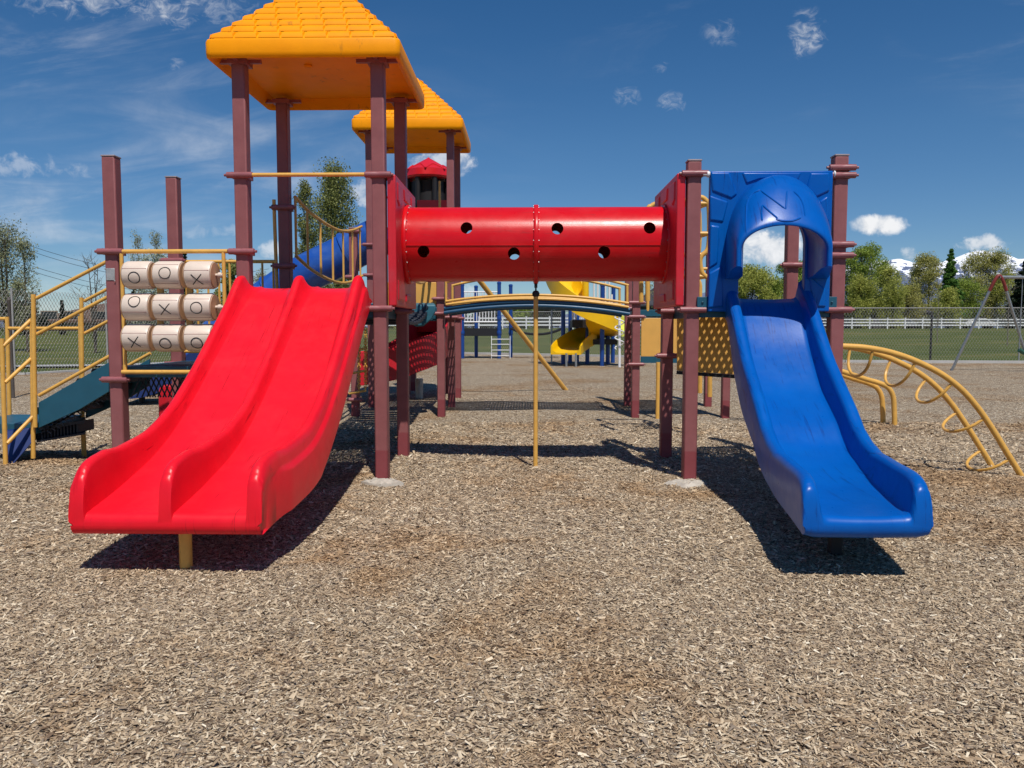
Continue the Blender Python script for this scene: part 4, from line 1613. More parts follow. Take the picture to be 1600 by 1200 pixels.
t = thing('rear_platform', ((XH + XJ) / 2, YH, 0), 'four posted platform with a mustard panel behind the crawl tunnel', 'platform')
zh = WZ(357, YH, 553)
post(t, XH, YH, zh, clamps=(zh - .05, 2.15, WZ(624, YH, 553)))
post(t, XJ, YH, zh - .1, clamps=(WZ(467, YH, 688), WZ(490, YH, 688)))
deck(t, XH + .06, XJ - .06, YH, YE - .08, 1.62, holes=.06)
mb = MB()
a, b_ = W(585, 441, YH - .02), W(682, 478, YH - .02)
mb.box2((a.x, YH - .03, b_.z), (b_.x, YH, a.z))
mb.build('front_panel', 'panel_yellow', t, bevel=.006)

# teal scoop climber hanging below the panel
mb = MB()
o1 = [(650, 476), (681, 476), (681, 487), (675, 499), (662, 510), (650, 511), (642, 505), (640, 494)]
fr_ = [W(a, b_, 11.75) for a, b_ in o1]
bk = [W(a - 2, b_ - 3, 11.98) for a, b_ in o1]
n_ = len(o1)
mb.add(fr_ + bk, [tuple(range(n_)), tuple(reversed(range(n_, 2 * n_)))] + [(k, (k + 1) % n_, n_ + (k + 1) % n_, n_ + k) for k in range(n_)])
tt = thing('step_pod', fr_[4], 'rounded teal step pod hanging under the mustard panel', 'climber step')
mb.build('pod', 'teal_seat', tt, bevel=.025, seg=3)
mb = MB()
mb.bar(W(668, 478, 11.742), W(647, 496, 11.742), .02, .045)
mb.build('groove', 'dark_grid', tt, smooth=False)

# sagging bridge from the front tower to the rear platform
t = thing('suspension_bridge', ((XA + XB) / 2, 10.2, 0), 'sagging bridge with curved yellow railings running back from the front tower', 'bridge')
for sx, lab in ((0, None), (1, None)):
    mb = MB()
    off = sx * 1.05
    yr = [Y2 + .12, 9.0, 9.8, 10.6, 11.4, YH - .02]
    sag = [0, -.10, -.17, -.19, -.13, -.02]
    for (za, zb) in ((WZ(305, Y2, 462), WZ(352, YH, 560)), (WZ(399, Y2, 463), WZ(429, YH, 566))):
        pts = []
        for i, y in enumerate(yr):
            f = (y - yr[0]) / (yr[-1] - yr[0])
            x = WX(462, Y2 + .12, 350) * (1 - f) + WX(566, YH, 400) * f + off
            pts.append((x, y, za + (zb - za) * f + sag[i]))
        cp = crv(pts, 5)
        mb.tube(cp, .019, 10)
        if za > 2.5:
            topc = cp
        else:
            botc = cp
    for k in range(0, len(topc), 4):
        mb.tube([topc[k], botc[k]], .014, 8)
    mb.builds('railing', 'mustard', t)
mb = MB()
nb = 17
for k in range(nb):
    f = (k + .5) / nb
    y = Y2 + .15 + (YH - Y2 - .2) * f
    z = 1.60 + .05 * f - .19 * math.sin(math.pi * f)
    x = (XA + XB) / 2 * (1 - f) + (XH + XJ) / 2 * f
    mb.box((x, y, z), (1.0, .19, .04))
mb.build('tread', 'dark_grid', t, bevel=.005)
mb = MB()
x = WX(430, Y2 - .0, 400)
mb.tube([W(428, 312, Y2 + .02), W(429, 345, Y2 + .02), W(433, 455, Y2 + .02)], .019, 10)
mb.build('end_bar', 'mustard', t)

# red slide winding down from the domed tower
YD = 15.7
t = thing('domed_tower', (WX(670, YD), YD, 0), 'small enclosed tower with scalloped red dome behind the far roof', 'play tower')
dx, dr = WX(670, YD, 300), .50
mb = MB()
zt, zb = WZ(246, YD, 670), WZ(276, YD - .4, 670)
rings = []
nseg = 64
for (f, r) in ((0, .95), (.08, 1.0), (.36, .99), (.40, .92), (.62, .58), (.82, .28), (.95, .07), (1.0, .02)):
    ring = []
    for k in range(nseg):
        a = 2 * math.pi * k / nseg
        sc = 1 - .045 * (1 - abs(math.sin(4 * a))) * (1 if f > .1 else 0)
        ring.append(Vector((dx + math.cos(a) * dr * r * sc, YD + math.sin(a) * dr * r * sc, zb + (zt - zb) * f)))
    rings.append(ring)
mb.rings(rings)
dome = mb.build('dome', 'dome_red', t, angle=30)
mb = MB()
for k in range(8):
    a0 = math.pi / 4 * k
    pts = []
    for q in range(7):
        a = a0 + math.pi / 4 * q / 6
        h = .34 + .26 * math.sin(math.pi * q / 6)
        r = dr * (1.0 - 1.48 * max(0, h - .345))
        pts.append((dx + math.cos(a) * r, YD + math.sin(a) * r, zb + (zt - zb) * h))
    mb.tube(pts, .014, 6)
mb.builds('scallop', 'dome_red', dome)
mb = MB()
for k in range(8):
    a = math.pi / 4 * k + .39
    mb.cyl((dx + .42 * math.cos(a), YD + .42 * math.sin(a), 1.7), (dx + .42 * math.cos(a), YD + .42 * math.sin(a), zb + .02), .05, 8)
mb.lathe([(.40, 2.0), (.40, zb - .05)], (dx, YD + .06, 0), 'Z', 24)
mb.builds('shaded_interior', 'black', t)  # black colour stands for the shaded inside below the dome
mb = MB()
a, b_ = W(652, 313, YD - .50), W(700, 345, YD - .50)
mb.box2((a.x, YD - .52, 1.6), (b_.x, YD - .48, a.z))
mb.lathe([(.44, 1.3), (.46, 1.36), (.46, a.z - .3), (.44, a.z - .25)], (dx, YD, 0), 'Z', 24)
mb.builds('parapet', 'dome_red', t)
mb = MB()
for (x, y) in ((dx - .4, YD - .42), (dx + .4, YD - .42), (dx - .4, YD + .42), (dx + .4, YD + .42)):
    mb.box2((x - .06, y - .06, -.2), (x + .06, y + .06, 1.9))
mb.builds('post', 'maroon', t)


def trough(mb, pts, half, wall0, thick=.04, end_wall=None):
    """open channel swept along pts (x, y, z)"""
    P = [Vector(p) for p in pts]
    rings = []
    for i, p in enumerate(P):
        wall = wall0 if end_wall is None else wall0 + (end_wall - wall0) * (i / (len(P) - 1)) ** 2
        a, b_ = P[max(0, i - 1)], P[min(len(P) - 1, i + 1)]
        d = (b_ - a)
        d.z = 0
        d = d.normalized() if d.length > 1e-6 else Vector((0, -1, 0))
        s = Vector((d.y, -d.x, 0))
        sec = [(-half - thick, -thick), (-half - thick, wall), (-half - thick * .5, wall + .02), (-half, wall), (-half + .02, wall * .4), (-half * .7, .02), (0, 0), (half * .7, .02), (half - .02, wall * .4),
               (half, wall), (half + thick * .5, wall + .02), (half + thick, wall), (half + thick, -thick)]
        rings.append([p + s * u_ + Vector((0, 0, w_)) for u_, w_ in sec])
    mb.rings(rings)


t = thing('winding_slide', (WX(640, 15.0), 15, 0), 'dark red winding slide in the shade under the rear towers', 'slide')
mb = MB()
trough(mb, crv([tuple(W(690, 512, 15.8)), tuple(W(684, 525, 15.5)), tuple(W(672, 545, 15.0)), tuple(W(652, 566, 14.4)), tuple(W(618, 584, 14.1)), tuple(W(588, 593, 14.0)), tuple(W(560, 597, 14.0))], 6), .36, .52, .05)
mb.build('slide_bed', 'panel_red', t, angle=50)
mb = MB()
w = W(655, 600, 14.35)
mb.cyl((w.x, w.y, -.2), (w.x, w.y, w.z + .1), .07)
mb.build('support_leg', 'steel', t)

# blue tube slide
t = thing('tube_slide', (-5, 13.7, 0), 'long closed blue tube slide sloping down left behind the red slide', 'slide')
YT = 13.6
path = crv([tuple(W(606, 365, YT)), tuple(W(575, 378, YT)), tuple(W(530, 402, YT)), tuple(W(470, 432, YT)), tuple(W(410, 472, YT)), tuple(W(350, 517, YT)), tuple(W(310, 562, YT))], 6)
mb = MB()
mb.tube(path, .33, 32)
ts = mb.build('tube', 'tube_blue', t, angle=60)
mb = MB()
for k in (10, 22):
    p, q_ = Vector(path[k]), Vector(path[k + 1])
    d = (q_ - p).normalized()
    mb.tube([p, p + d * .05], .36, 32)
mb.builds('flange', 'tube_blue', ts)
mb = MB()
trough(mb, crv([tuple(W(325, 566, YT)), tuple(W(285, 596, YT)), tuple(W(240, 614, YT)), tuple(W(196, 618, YT))], 5), .30, .30, .04)
mb.build('exit_chute', 'shade_blue', t)  # deck shadow on the chute is painted in as darker blue
mb = MB()
w = W(222, 625, YT)
mb.cyl((w.x, w.y, -.2), (w.x, w.y, .25), .05)
mb.build('leg', 'black', t)

# arched bridge across the back
KX, KY = WX(993, 12.05, 560), 12.05
t = thing('arched_bridge', ((XJ + KX) / 2, 12.1, 0), 'arched blue bridge with thin yellow rails spanning the gap under the tunnel', 'bridge')


def arcline(e_l, mid, e_r, pl, pm, pr, Y, n=20):
    a, b_, c = W(pl, e_l, Y), W(pm, mid, Y), W(pr, e_r, Y)
    out = []
    for k in range(n + 1):
        s = k / n
        x = a.x + (c.x - a.x) * s
        sm = (b_.x - a.x) / (c.x - a.x)
        base = a.z + (c.z - a.z) * s
        h = (b_.z - (a.z + (c.z - a.z) * sm)) * (1 - ((s - sm) / (sm if s < sm else 1 - sm)) ** 2)
        out.append((x, Y, base + h))
    return out


up = arcline(481, 470, 483, 694, 838, 984, 12.0)
mb = MB()
for (dz, r) in ((-.012, .030), (-.075, .032)):
    mb.tube([(x, y, z + dz) for x, y, z in up], r, 12)
    mb.tube([(x, y + 1.0, z + dz) for x, y, z in up], r, 12)
mb.builds('side_beam', 'bridge_blue', t)
mb = MB()
for i in range(len(up) - 1):
    for j in range(3):
        f = (j + .5) / 3
        x = up[i][0] + (up[i + 1][0] - up[i][0]) * f
        z = up[i][2] + (up[i + 1][2] - up[i][2]) * f - .05
        mb.box((x, 12.5, z), (.028, .98, .03))
for k in range(12):
    y = 12.05 + .9 * k / 11
    mb.tube([(x, y, z - .05) for x, _, z in up], .009, 4)
mb.build('deck_grating', 'dark_grid', t, smooth=False)
for yo in (0, 1.0):
    mb = MB()
    for (l, m_, r_) in ((471, 461, 474), (476, 467, 480)):
        mb.tube([(x, y - .03 + yo, z) for x, y, z in arcline(l, m_, r_, 697, 838, 982, 12.0)], .020, 10)
    mb.tube([(x, y + yo, z) for x, y, z in arcline(441, 424, 446, 696, 838, 982, 12.0)], .020, 10)
    for px, a_, b_ in ((697, 441, 474), (980, 446, 476)):
        p = W(px, a_, 12.0)
        q_ = W(px, b_, 12.0)
        mb.cyl((p.x, p.y + yo, p.z), (q_.x, q_.y + yo, q_.z), .020)
    mb.builds('rail', 'mustard', t)

# slide pole leaning down from the rear tower
t = thing('leaning_pole', (.8, 16.6, 0), 'long straight yellow pole slanting down to the wood chips', 'pole')
mb = MB()
top, bot = W(712, 391, 14.3), G(886, 612, .06)
mb.tube([top, bot + (bot - top).normalized() * .2], .048, 14)
mb.build('pole', 'mustard', t)
mb = MB()
mb.tube([top, top + Vector((-.2, -.0, .03))], .03, 10)
mb.build('bracket', 'clamp', t)

# rear right platform with mustard panel
t = thing('rear_platform', (2.3, 12.8, 0), 'rear platform with teal edged mustard panel at the right end of the arched bridge', 'platform')
XM = WX(1135, 12.0, 600)
for (x, y, top_, cl) in ((KX, 12.05, 2.55, (WZ(473, 12.05, 990), WZ(495, 12.05, 990), WZ(569, 12.05, 990))), (WX(981, 13.4, 560), 13.4, 2.6, (1.7,)), (XM, 12.05, 2.5, (1.6,)), (WX(1106, 13.4, 600), 13.4, 2.6, (1.6,))):
    post(t, x, y, top_, clamps=cl)
deck(t, KX + .05, XM - .05, 12.0, 13.4, WZ(484, 12.0, 1030), edge=.10, holes=.06)
mb = MB()
a, b_ = W(1002, 497, 12.0), W(1090, 557, 12.0)
mb.box2((a.x, 11.98, b_.z), (XM, 12.01, a.z))
po = mb.build('front_panel', 'panel_yellow', t, bevel=.004)
mb = MB()
mb.box2((a.x, 11.97, WZ(567, 12, 1030)), (XM, 12.03, b_.z - .003))
mb.build('panel_edge', 'teal', po)
mb = MB()
mb.cyl((WX(1029, 11.95), 11.95, -.2), (WX(1029, 11.95), 11.95, WZ(566, 11.95, 1029)), .03)
for px in (1012, 1033):
    mb.cyl((WX(px, 12.0), 12.02, WZ(486, 12, px)), (WX(px, 12.0), 12.02, WZ(420, 12, px)), .024)
mb.cyl((KX, 12.02, WZ(420, 12, 1000)), (XM, 12.02, WZ(420, 12, 1000)), .024)
mb.builds('guard_bar', 'mustard', t)

# overhead loop climber behind the slide tower
t = thing('loop_climber', (WX(1066, 10.2), 10.2, 0), 'yellow looped tube climber standing behind the blue hood panel', 'climber')
YC = 9.7
mb = MB()
lp = [(1012, 470), (1012, 340), (1018, 322), (1034, 317), (1060, 316), (1090, 308), (1103, 313), (1108, 328), (1107, 385), (1096, 400), (1094, 412), (1098, 428), (1108, 438), (1109, 470), (1109, 620)]
mb.tube(crv([tuple(W(a, b_, YC)) for a, b_ in lp], 5), .030, 12)
mb.tube(crv([tuple(W(a, b_, YC) + Vector((0, .55, 0))) for a, b_ in lp], 5), .030, 12)
mb.builds('side_rail', 'mustard', t)
for (px, py) in ((1107, 318), (1107, 365), (1095, 398), (1104, 432)):
    mb = MB()
    p = W(px, py, YC)
    mb.tube([p, p + Vector((-.05, .275, 0)), p + Vector((0, .55, 0))], .026, 10)
    q_ = p + Vector((-.28, 0, 0))
    mb.tube([p, q_], .026, 10)
    mb.builds('rung', 'mustard', t)

# chain ladder hanging below the rear platform
t = thing('chain_ladder', (WX(571, 11.9), 11.9, 0), 'yellow chain ladder hanging beside the rear posts', 'climber')
for px in (571, 561):
    mb = MB()
    for k in range(26):
        p = W(px, 514 + 3.7 * k, 11.6)
        a = (k % 2) * math.pi / 2
        ux = Vector((math.cos(a), math.sin(a), 0)) * .022
        mb.tube([p + ux * math.cos(q * math.pi / 4) + Vector((0, 0, .028 * math.sin(q * math.pi / 4))) for q in range(8)], .007, 5, closed=True)
    mb.build('chain', 'mustard', t)
for py in (546, 581, 612):
    mb = MB()
    mb.tube([W(545, py + 3, 11.6), W(572, py - 2, 11.6)], .018, 8)
    mb.builds('rung', 'mustard', t)

# ------------------------------------------------------------------ arch climber on the right
t = thing('arch_climber', (3.8, 7.7, 0), 'yellow arched ladder curving from the right tower down to the chips', 'climber')
near = [(1318, 541), (1350, 543), (1385, 549), (1418, 559), (1450, 573), (1478, 589), (1505, 611), (1530, 640), (1553, 674), (1575, 710), (1594, 741), (1606, 766)]
YA, YB = 7.44, 7.98
nc_ = crv([tuple(W(a, b_, YA)) for a, b_ in near], 5)
fx_ = W(1548, 727, YB).x - W(1594, 741, YA).x
fc_ = [(x + fx_ * min(1, max(0, (x - 2.9) / 1.6)), YB, z) for x, _, z in nc_]
for c in (nc_, fc_):
    mb = MB()
    mb.tube([(XR2 + .02, c[0][1], c[0][2])] + list(c), .028, 14)
    mb.builds('side_rail', 'mustard', t)
for k in range(5):
    i = [7, 17, 27, 37, 46][k]
    a, b_ = Vector(nc_[i]), Vector(fc_[i])
    tg = (Vector(nc_[i + 1]) - Vector(nc_[i - 1])).normalized()
    nrm = Vector((-abs(tg.z), 0, -abs(tg.x))).normalized()
    pts = []
    for q in range(13):
        th = math.pi * q / 12
        f = .5 - .5 * math.cos(th)
        dpt = math.sin(th) ** .65
        pts.append(a.lerp(b_, f) + nrm * .27 * dpt)
    mb = MB()
    mb.tube(pts, .0145, 8)
    mb.builds('rung', 'mustard', t)

t = thing('parallel_bars', (5.1, 11.2, 0), 'pair of low yellow bars bent down into the chips beside the blue slide', 'bars')
for dx_, Y, db in ((0, 11.25, 665), (-18, 11.45, 661)):
    mb = MB()
    pts = [(1180, 536), (1315, 580), (1352, 592), (1375, 599), (1388, 606), (1395, 618), (1397, 634), (1398, db + 6)]
    cp = crv([tuple(W(a + dx_, b_, Y)) for a, b_ in pts], 5)
    mb.tube(cp, .036, 12)
    mb.build('bar', 'mustard', t)

# red moulded panel standing behind the double slide
w = W(255, 640, 9.2)
t = thing('slide_lip', (w.x, w.y, 0), 'small rounded red plastic end piece peeping out left of the red double slide', 'slide')
mb = MB()
pts = [(247, 655), (247, 612), (249, 605), (254, 602), (262, 602), (290, 604), (290, 655)]
fr_ = [W(a, b_, 9.2) for a, b_ in pts]
n_ = len(pts)
bk = [p + Vector((0, .45, 0)) for p in fr_]
mb.add(fr_ + bk, [tuple(range(n_)), tuple(reversed(range(n_, 2 * n_)))] + [(k, (k + 1) % n_, n_ + (k + 1) % n_, n_ + k) for k in range(n_)])
mb.build('lip', 'panel_red', t, bevel=.02, seg=3)
mb = MB()
mb.cyl((w.x + .15, w.y + .2, -.2), (w.x + .15, w.y + .2, .4), .03)
mb.build('leg', 'mustard', t)

# ------------------------------------------------------------------ far playground with blue posts
t = thing('blue_post_platform', (WX(755, 36), 36, 0), 'distant platform on blue posts with white railings', 'platform')
for (px, tp, bs, Y) in ((722.5, 443, 560, 35.6), (744, 446, 558, 37.2), (780, 440, 560, 35.6), (798, 444, 559, 36.8)):
    w = G(px, bs)
    x = WX(px, Y)
    mb = MB()
    zt = WZ(tp, Y, px)
    mb.lathe([(.085, -.2), (.085, zt - .1), (.10, zt - .09), (.09, zt - .02), (.04, zt)], (x, Y, 0), 'Z', 14)
    for zc in (1.15, 1.8):
        mb.lathe([(.10, zc - .08), (.105, zc - .07), (.105, zc + .07), (.10, zc + .08)], (x, Y, 0), 'Z', 14)
    mb.build('post', 'post_blue', t)
mb = MB()
a, b_ = W(724, 513, 35.7), W(782, 525, 35.7)
mb.box2((a.x, 35.6, b_.z), (b_.x, 37.3, a.z))
mb.builds('deck', 'black', t)
for Y in (35.6, 37.2):
    mb = MB()
    for py in (456, 503):
        mb.cyl(W(723, py, Y), W(780, py, Y), .028, 8)
    for k in range(12):
        px = 726 + 4.7 * k
        mb.cyl(W(px, 456, Y), W(px, 503, Y), .020, 6)
    mb.builds('railing', 'white', t)
mb = MB()
pts = [tuple(W(a_, b_, 36.0)) for a_, b_ in ((798, 513), (812, 519), (830, 522), (850, 522), (868, 518), (880, 513))]
for yo in (0, .4, .8, 1.2):
    mb.tube([Vector(p) + Vector((0, yo, 0)) for p in crv(pts, 4)], .05, 6)
cp = crv(pts, 4)
for k in range(0, len(cp), 2):
    p = Vector(cp[k])
    mb.bar(p, p + Vector((0, 1.2, 0)), .05, .05)
mb.build('net_bridge', 'black', t)
mb = MB()
for py in (530, 538, 547, 556):
    mb.cyl(W(768, py, 35.0), W(796, py, 35.0), .016, 6)
for px in (768, 797):
    mb.cyl(W(px, 525, 35.3), W(px, 560, 35.0), .014, 6)
mb.builds('ladder', 'white', t)

YS = 29.0
t = thing('spiral_slide_tower', (WX(925, 30), 30, 0), 'distant blue post tower carrying a bright yellow spiral slide', 'play tower')
for (px, tp, Y) in ((880, 440, 30.2), (891, 442, 31.4), (918, 470, 30.3), (941, 443, 28.8), (950, 470, 30.2), (958, 446, 31.2), (902, 446, 31.6)):
    x = WX(px, Y)
    zt = WZ(tp, Y, px)
    mb = MB()
    mb.lathe([(.08, -.2), (.08, zt - .1), (.092, zt - .09), (.085, zt - .02), (.04, zt)], (x, Y, 0), 'Z', 14)
    mb.build('post', 'post_blue', t)
mb = MB()
a, b_ = W(893, 500, 30.2), W(958, 512, 30.2)
mb.box2((a.x, 29.6, b_.z), (b_.x, 31.6, a.z))
a, b_ = W(915, 530, 30.2), W(962, 538, 30.2)
mb.box2((a.x, 29.6, b_.z), (b_.x, 31.6, a.z))
mb.builds('deck', 'black', t)
mb = MB()
for px, a_ in ((895, 440), (900, 440), (928, 440), (934, 440), (946, 440), (952, 440), (956, 460)):
    mb.cyl(W(px, a_, 29.9), W(px, 503, 29.9), .035, 6)
mb.cyl(W(890, 438, 29.9), W(956, 438, 29.9), .03, 6)
mb.builds('railing', 'white', t)
mb = MB()
mb.tube([W(915, 425, YS - .2), W(915, 478, YS - .2)], .12, 16)
hub = mb.build('spiral_column', 'spiral_yellow', t)
sl = crv([tuple(W(872, 420, 30.3)), tuple(W(878, 446, 29.6)), tuple(W(894, 472, 28.9)), tuple(W(918, 498, 28.6)), tuple(W(940, 514, 28.9)), tuple(W(946, 519, 29.6)), tuple(W(936, 525, 30.2)), tuple(W(918, 532, 30.3)), tuple(W(902, 540, 29.7)), tuple(W(890, 547, 28.9)), tuple(W(884, 552, 28.3))], 6)
mb = MB()
trough(mb, sl, .50, .66, .05, .26)
mb.build('spiral_slide', 'spiral_yellow', t, angle=50)
mb = MB()
for px in (885, 900):
    p = W(px, 552, 28.2)
    mb.cyl((p.x, p.y, -.2), (p.x, p.y, p.z), .04, 8)
mb.builds('leg', 'steel', t)
mb = MB()
trough(mb, crv([tuple(W(957, 500, 29.8)), tuple(W(966, 505, 29.4)), tuple(W(974, 513, 29.0)), tuple(W(984, 524, 28.6))], 4), .3, .2, .04)
mb.build('wave_slide', 'lime', t)
mb = MB()
w0, w1 = W(968, 572, 27.8), W(968, 470, 27.8)
mb.cyl((w0.x, w0.y, -.2), w1, .045, 8)
hx = []
for k in range(70):
    a = k * .42
    f = k / 69
    p = w1.lerp(w0, .02 + .72 * f)
    hx.append(p + Vector((.16 * math.cos(a), .16 * math.sin(a), 0)))
mb.tube(hx, .022, 6)
mb.build('corkscrew', 'white', t)

# ------------------------------------------------------------------ swing set at the right edge
t = thing('swing_set', (WX(1560, 25), 25.5, 0), 'grey steel swing frame with red corners at the right edge', 'swing set')
ap = W(1561, 433, 25.2)
l1, l2 = G(1483, 579), Vector((W(1601, 590, 26.0).x, 25.6, 0))
BL = 5.5
for s in (0, 1):
    off = Vector((BL * s, .9 * s, 0))
    for (ft, k) in ((l1, -1), (l2, 1)):
        mb = MB()
        top_ = ap + Vector((k * .10, 0, -.04)) + off
        mb.tube([ft + off + Vector((0, 0, -.2)), top_.lerp(ft + off, .12)], .042, 12)
        mb.builds('leg', 'steel', t)
    mb = MB()
    a_, b_ = ap + Vector((-.10, 0, -.04)) + off, ap + Vector((.10, 0, -.04)) + off
    mb.tube(crv([tuple(a_.lerp(l1 + off, .13)), tuple(a_.lerp(l1 + off, .03)), tuple(ap + off + Vector((0, 0, .05))), tuple(b_.lerp(l2 + off, .03)), tuple(b_.lerp(l2 + off, .13))], 4), .050, 12)
    mb.builds('corner', 'red_paint', t)
mb = MB()
mb.tube([ap, ap + Vector((BL, .9, 0))], .05, 12)
mb.build('top_beam', 'steel', t)
for k in range(2):
    c = ap + Vector((1.1 + 1.6 * k, .2 + .26 * k, 0))
    mb = MB()
    seat_z = WZ(549, 25.4, 1598)
    for s in (-.25, .25):
        mb.cyl(c + Vector((s, 0, -.03)), Vector((c.x + s, c.y, seat_z)), .012, 6)
    ch = mb.builds('chain', 'steel', t)
    mb = MB()
    mb.tube(crv([(c.x - .26, c.y, seat_z + .05), (c.x - .1, c.y, seat_z - .04), (c.x + .1, c.y, seat_z - .04), (c.x + .26, c.y, seat_z + .05)], 4), .07, 8)
    mb.build('seat', 'green_seat', t)

# ------------------------------------------------------------------ chain link fence round the park
FP = [(-60, 15.2), (-30, 18.2), (-18, 20.0), (-14.8, 22.6), (-13.8, 25.8), (-9.4, 36.6), (-3.5, 42.4), (1.7, 39.6), (12.6, 32.4), (19.4, 31.8), (60, 29.2)]
HF = [(-30, 2.45), (-14, 2.5), (-9, 2.2), (60, 2.1)]


def fence_run(t, pts, spacing=3.0, cell=.115):
    lenp = []
    for a, b_ in zip(pts[:-1], pts[1:]):
        a, b_ = Vector((*a, 0)), Vector((*b_, 0))
        lenp.append((a, b_, (b_ - a).length))
    wires = MB()
    wr = .0045
    for a, b_, L in lenp:
        d = (b_ - a) / L
        wr = .0062 if a.x < -10 else .0048
        nrm = Vector((-d.y, d.x, 0)) * wr
        h = (lerp_tab(HF, a.x) + lerp_tab(HF, b_.x)) / 2
        n = int(L / cell)
        for s in (1, -1):
            for k in range(-int(h / cell / .9), n + int(h / cell / .9)):
                u0 = k * cell
                u1 = u0 + s * h * .62
                z0, z1 = .03, h - .03
                # clip to the run
                def at(u_, z_):
                    return a + d * u_ + Vector((0, 0, z_))
                lo, hi = (u0, z0), (u1, z1)
                if max(lo[0], hi[0]) <= 0 or min(lo[0], hi[0]) >= L:
                    continue

                def clip(p, q_):
                    if p[0] < 0:
                        f = (0 - p[0]) / (q_[0] - p[0])
                        return (0, p[1] + f * (q_[1] - p[1]))
                    if p[0] > L:
                        f = (L - p[0]) / (q_[0] - p[0])
                        return (L, p[1] + f * (q_[1] - p[1]))
                    return p
                lo2, hi2 = clip(lo, hi), clip(hi, lo)
                p, q_ = at(*lo2), at(*hi2)
                t_ = (q_ - p).normalized()
                wd = t_.cross(Vector((-d.y, d.x, 0))).normalized() * wr
                o_ = nrm * (1.0 * s)
                wires.add([p - wd + o_, p + o_ * 2.2, p + wd + o_, q_ - wd + o_, q_ + o_ * 2.2, q_ + wd + o_], [(0, 1, 4, 3), (1, 2, 5, 4), (2, 0, 3, 5)])
    me = bpy.data.meshes.new('mesh')
    org = parent_world(t)
    V = np.array([tuple(v) for v in wires.v]) - np.array(tuple(org))
    F = np.array(wires.f)
    o = np_mesh('wire_mesh', V, F.ravel(), np.full(len(F), 4), 'fence_wire')
    o.parent = t
    top = MB()
    for a, b_, L in lenp:
        if a.x < -10:
            continue
        ha, hb = lerp_tab(HF, a.x), lerp_tab(HF, b_.x)
        top.cyl(a + Vector((0, 0, ha)), b_ + Vector((0, 0, hb)), .018, 6)
        top.cyl(a + Vector((0, 0, .06)), b_ + Vector((0, 0, .06)), .008, 5)
    top.build('top_rail', 'fence_wire', t)
    return lenp


t = thing('chain_link_fence', (0, 36, 0), 'long chain link fence round the far edge of the wood chips', 'fence')
runs = fence_run(t, FP)
for a, b_, L in runs:
    n = max(1, int(round(L / 5.2)))
    for k in range(n):
        p = a.lerp(b_, k / n)
        if -26 < p.x < 30:
            h = lerp_tab(HF, p.x)
            mb = MB()
            mb.cyl((p.x, p.y - .03, -.1), (p.x, p.y - .03, h + .02), .028, 8)
            mb.build('post', 'fence_post' if k % 2 else 'fence_wire', t)
w = G(1453, 565)
mb = MB()
mb.cyl((w.x, w.y - .02, -.1), (w.x, w.y - .02, WZ(488, w.y, 1453)), .042, 10)
mb.build('post', 'black', t)
t = thing('metal_pole', (0, 0, 0), 'thin dark weathered pole standing before the fence at the far left', 'pole')
w = G(21, 629)
mb = MB()
mb.lathe([(.03, -.1), (.03, WZ(470, w.y, 20)), (.036, WZ(469, w.y, 20)), (.02, WZ(464, w.y, 20))], (w.x, w.y, 0), 'Z', 10)
for z_ in (.6, 1.2):
    mb.lathe([(.036, z_), (.036, z_ + .04)], (w.x, w.y, 0), 'Z', 10)
mb.build('shaft', 'fence_post', t)

# ------------------------------------------------------------------ white three rail fence across the field
t = thing('rail_fence', (10, 92, 1.2), 'long white three rail vinyl fence across the far side of the field', 'fence')
WF = [(-26, 88), (-8, 87), (5, 89), (30, 103), (52, 106), (80, 108)]
seg = []
for a, b_ in zip(WF[:-1], WF[1:]):
    a, b_ = Vector((*a, 0)), Vector((*b_, 0))
    n = max(1, int(round((b_ - a).length / 2.6)))
    for k in range(n):
        seg.append((a.lerp(b_, k / n), a.lerp(b_, (k + 1) / n)))
mb = MB()
for i, (p, q_) in enumerate(seg):
    zp, zq = field(p.x, p.y), field(q_.x, q_.y)
    for h in (.45, .82, 1.2):
        mb.bar(p + Vector((0, 0, zp + h)), q_ + Vector((0, 0, zq + h)), .05, .16)
mb.build('rail', 'white', t, smooth=False)
for p, q_ in seg:
    px_ = 825 + F_PX * p.x / p.y
    if not (640 < px_ < 960 or 1280 < px_ < 1680):
        continue
    mb = MB()
    z_ = field(p.x, p.y)
    mb.box2((p.x - .07, p.y - .07, z_ - .3), (p.x + .07, p.y + .07, z_ + 1.38))
    mb.box2((p.x - .09, p.y - .09, z_ + 1.38), (p.x + .09, p.y + .09, z_ + 1.43))
    mb.build('post', 'white', t, smooth=False)


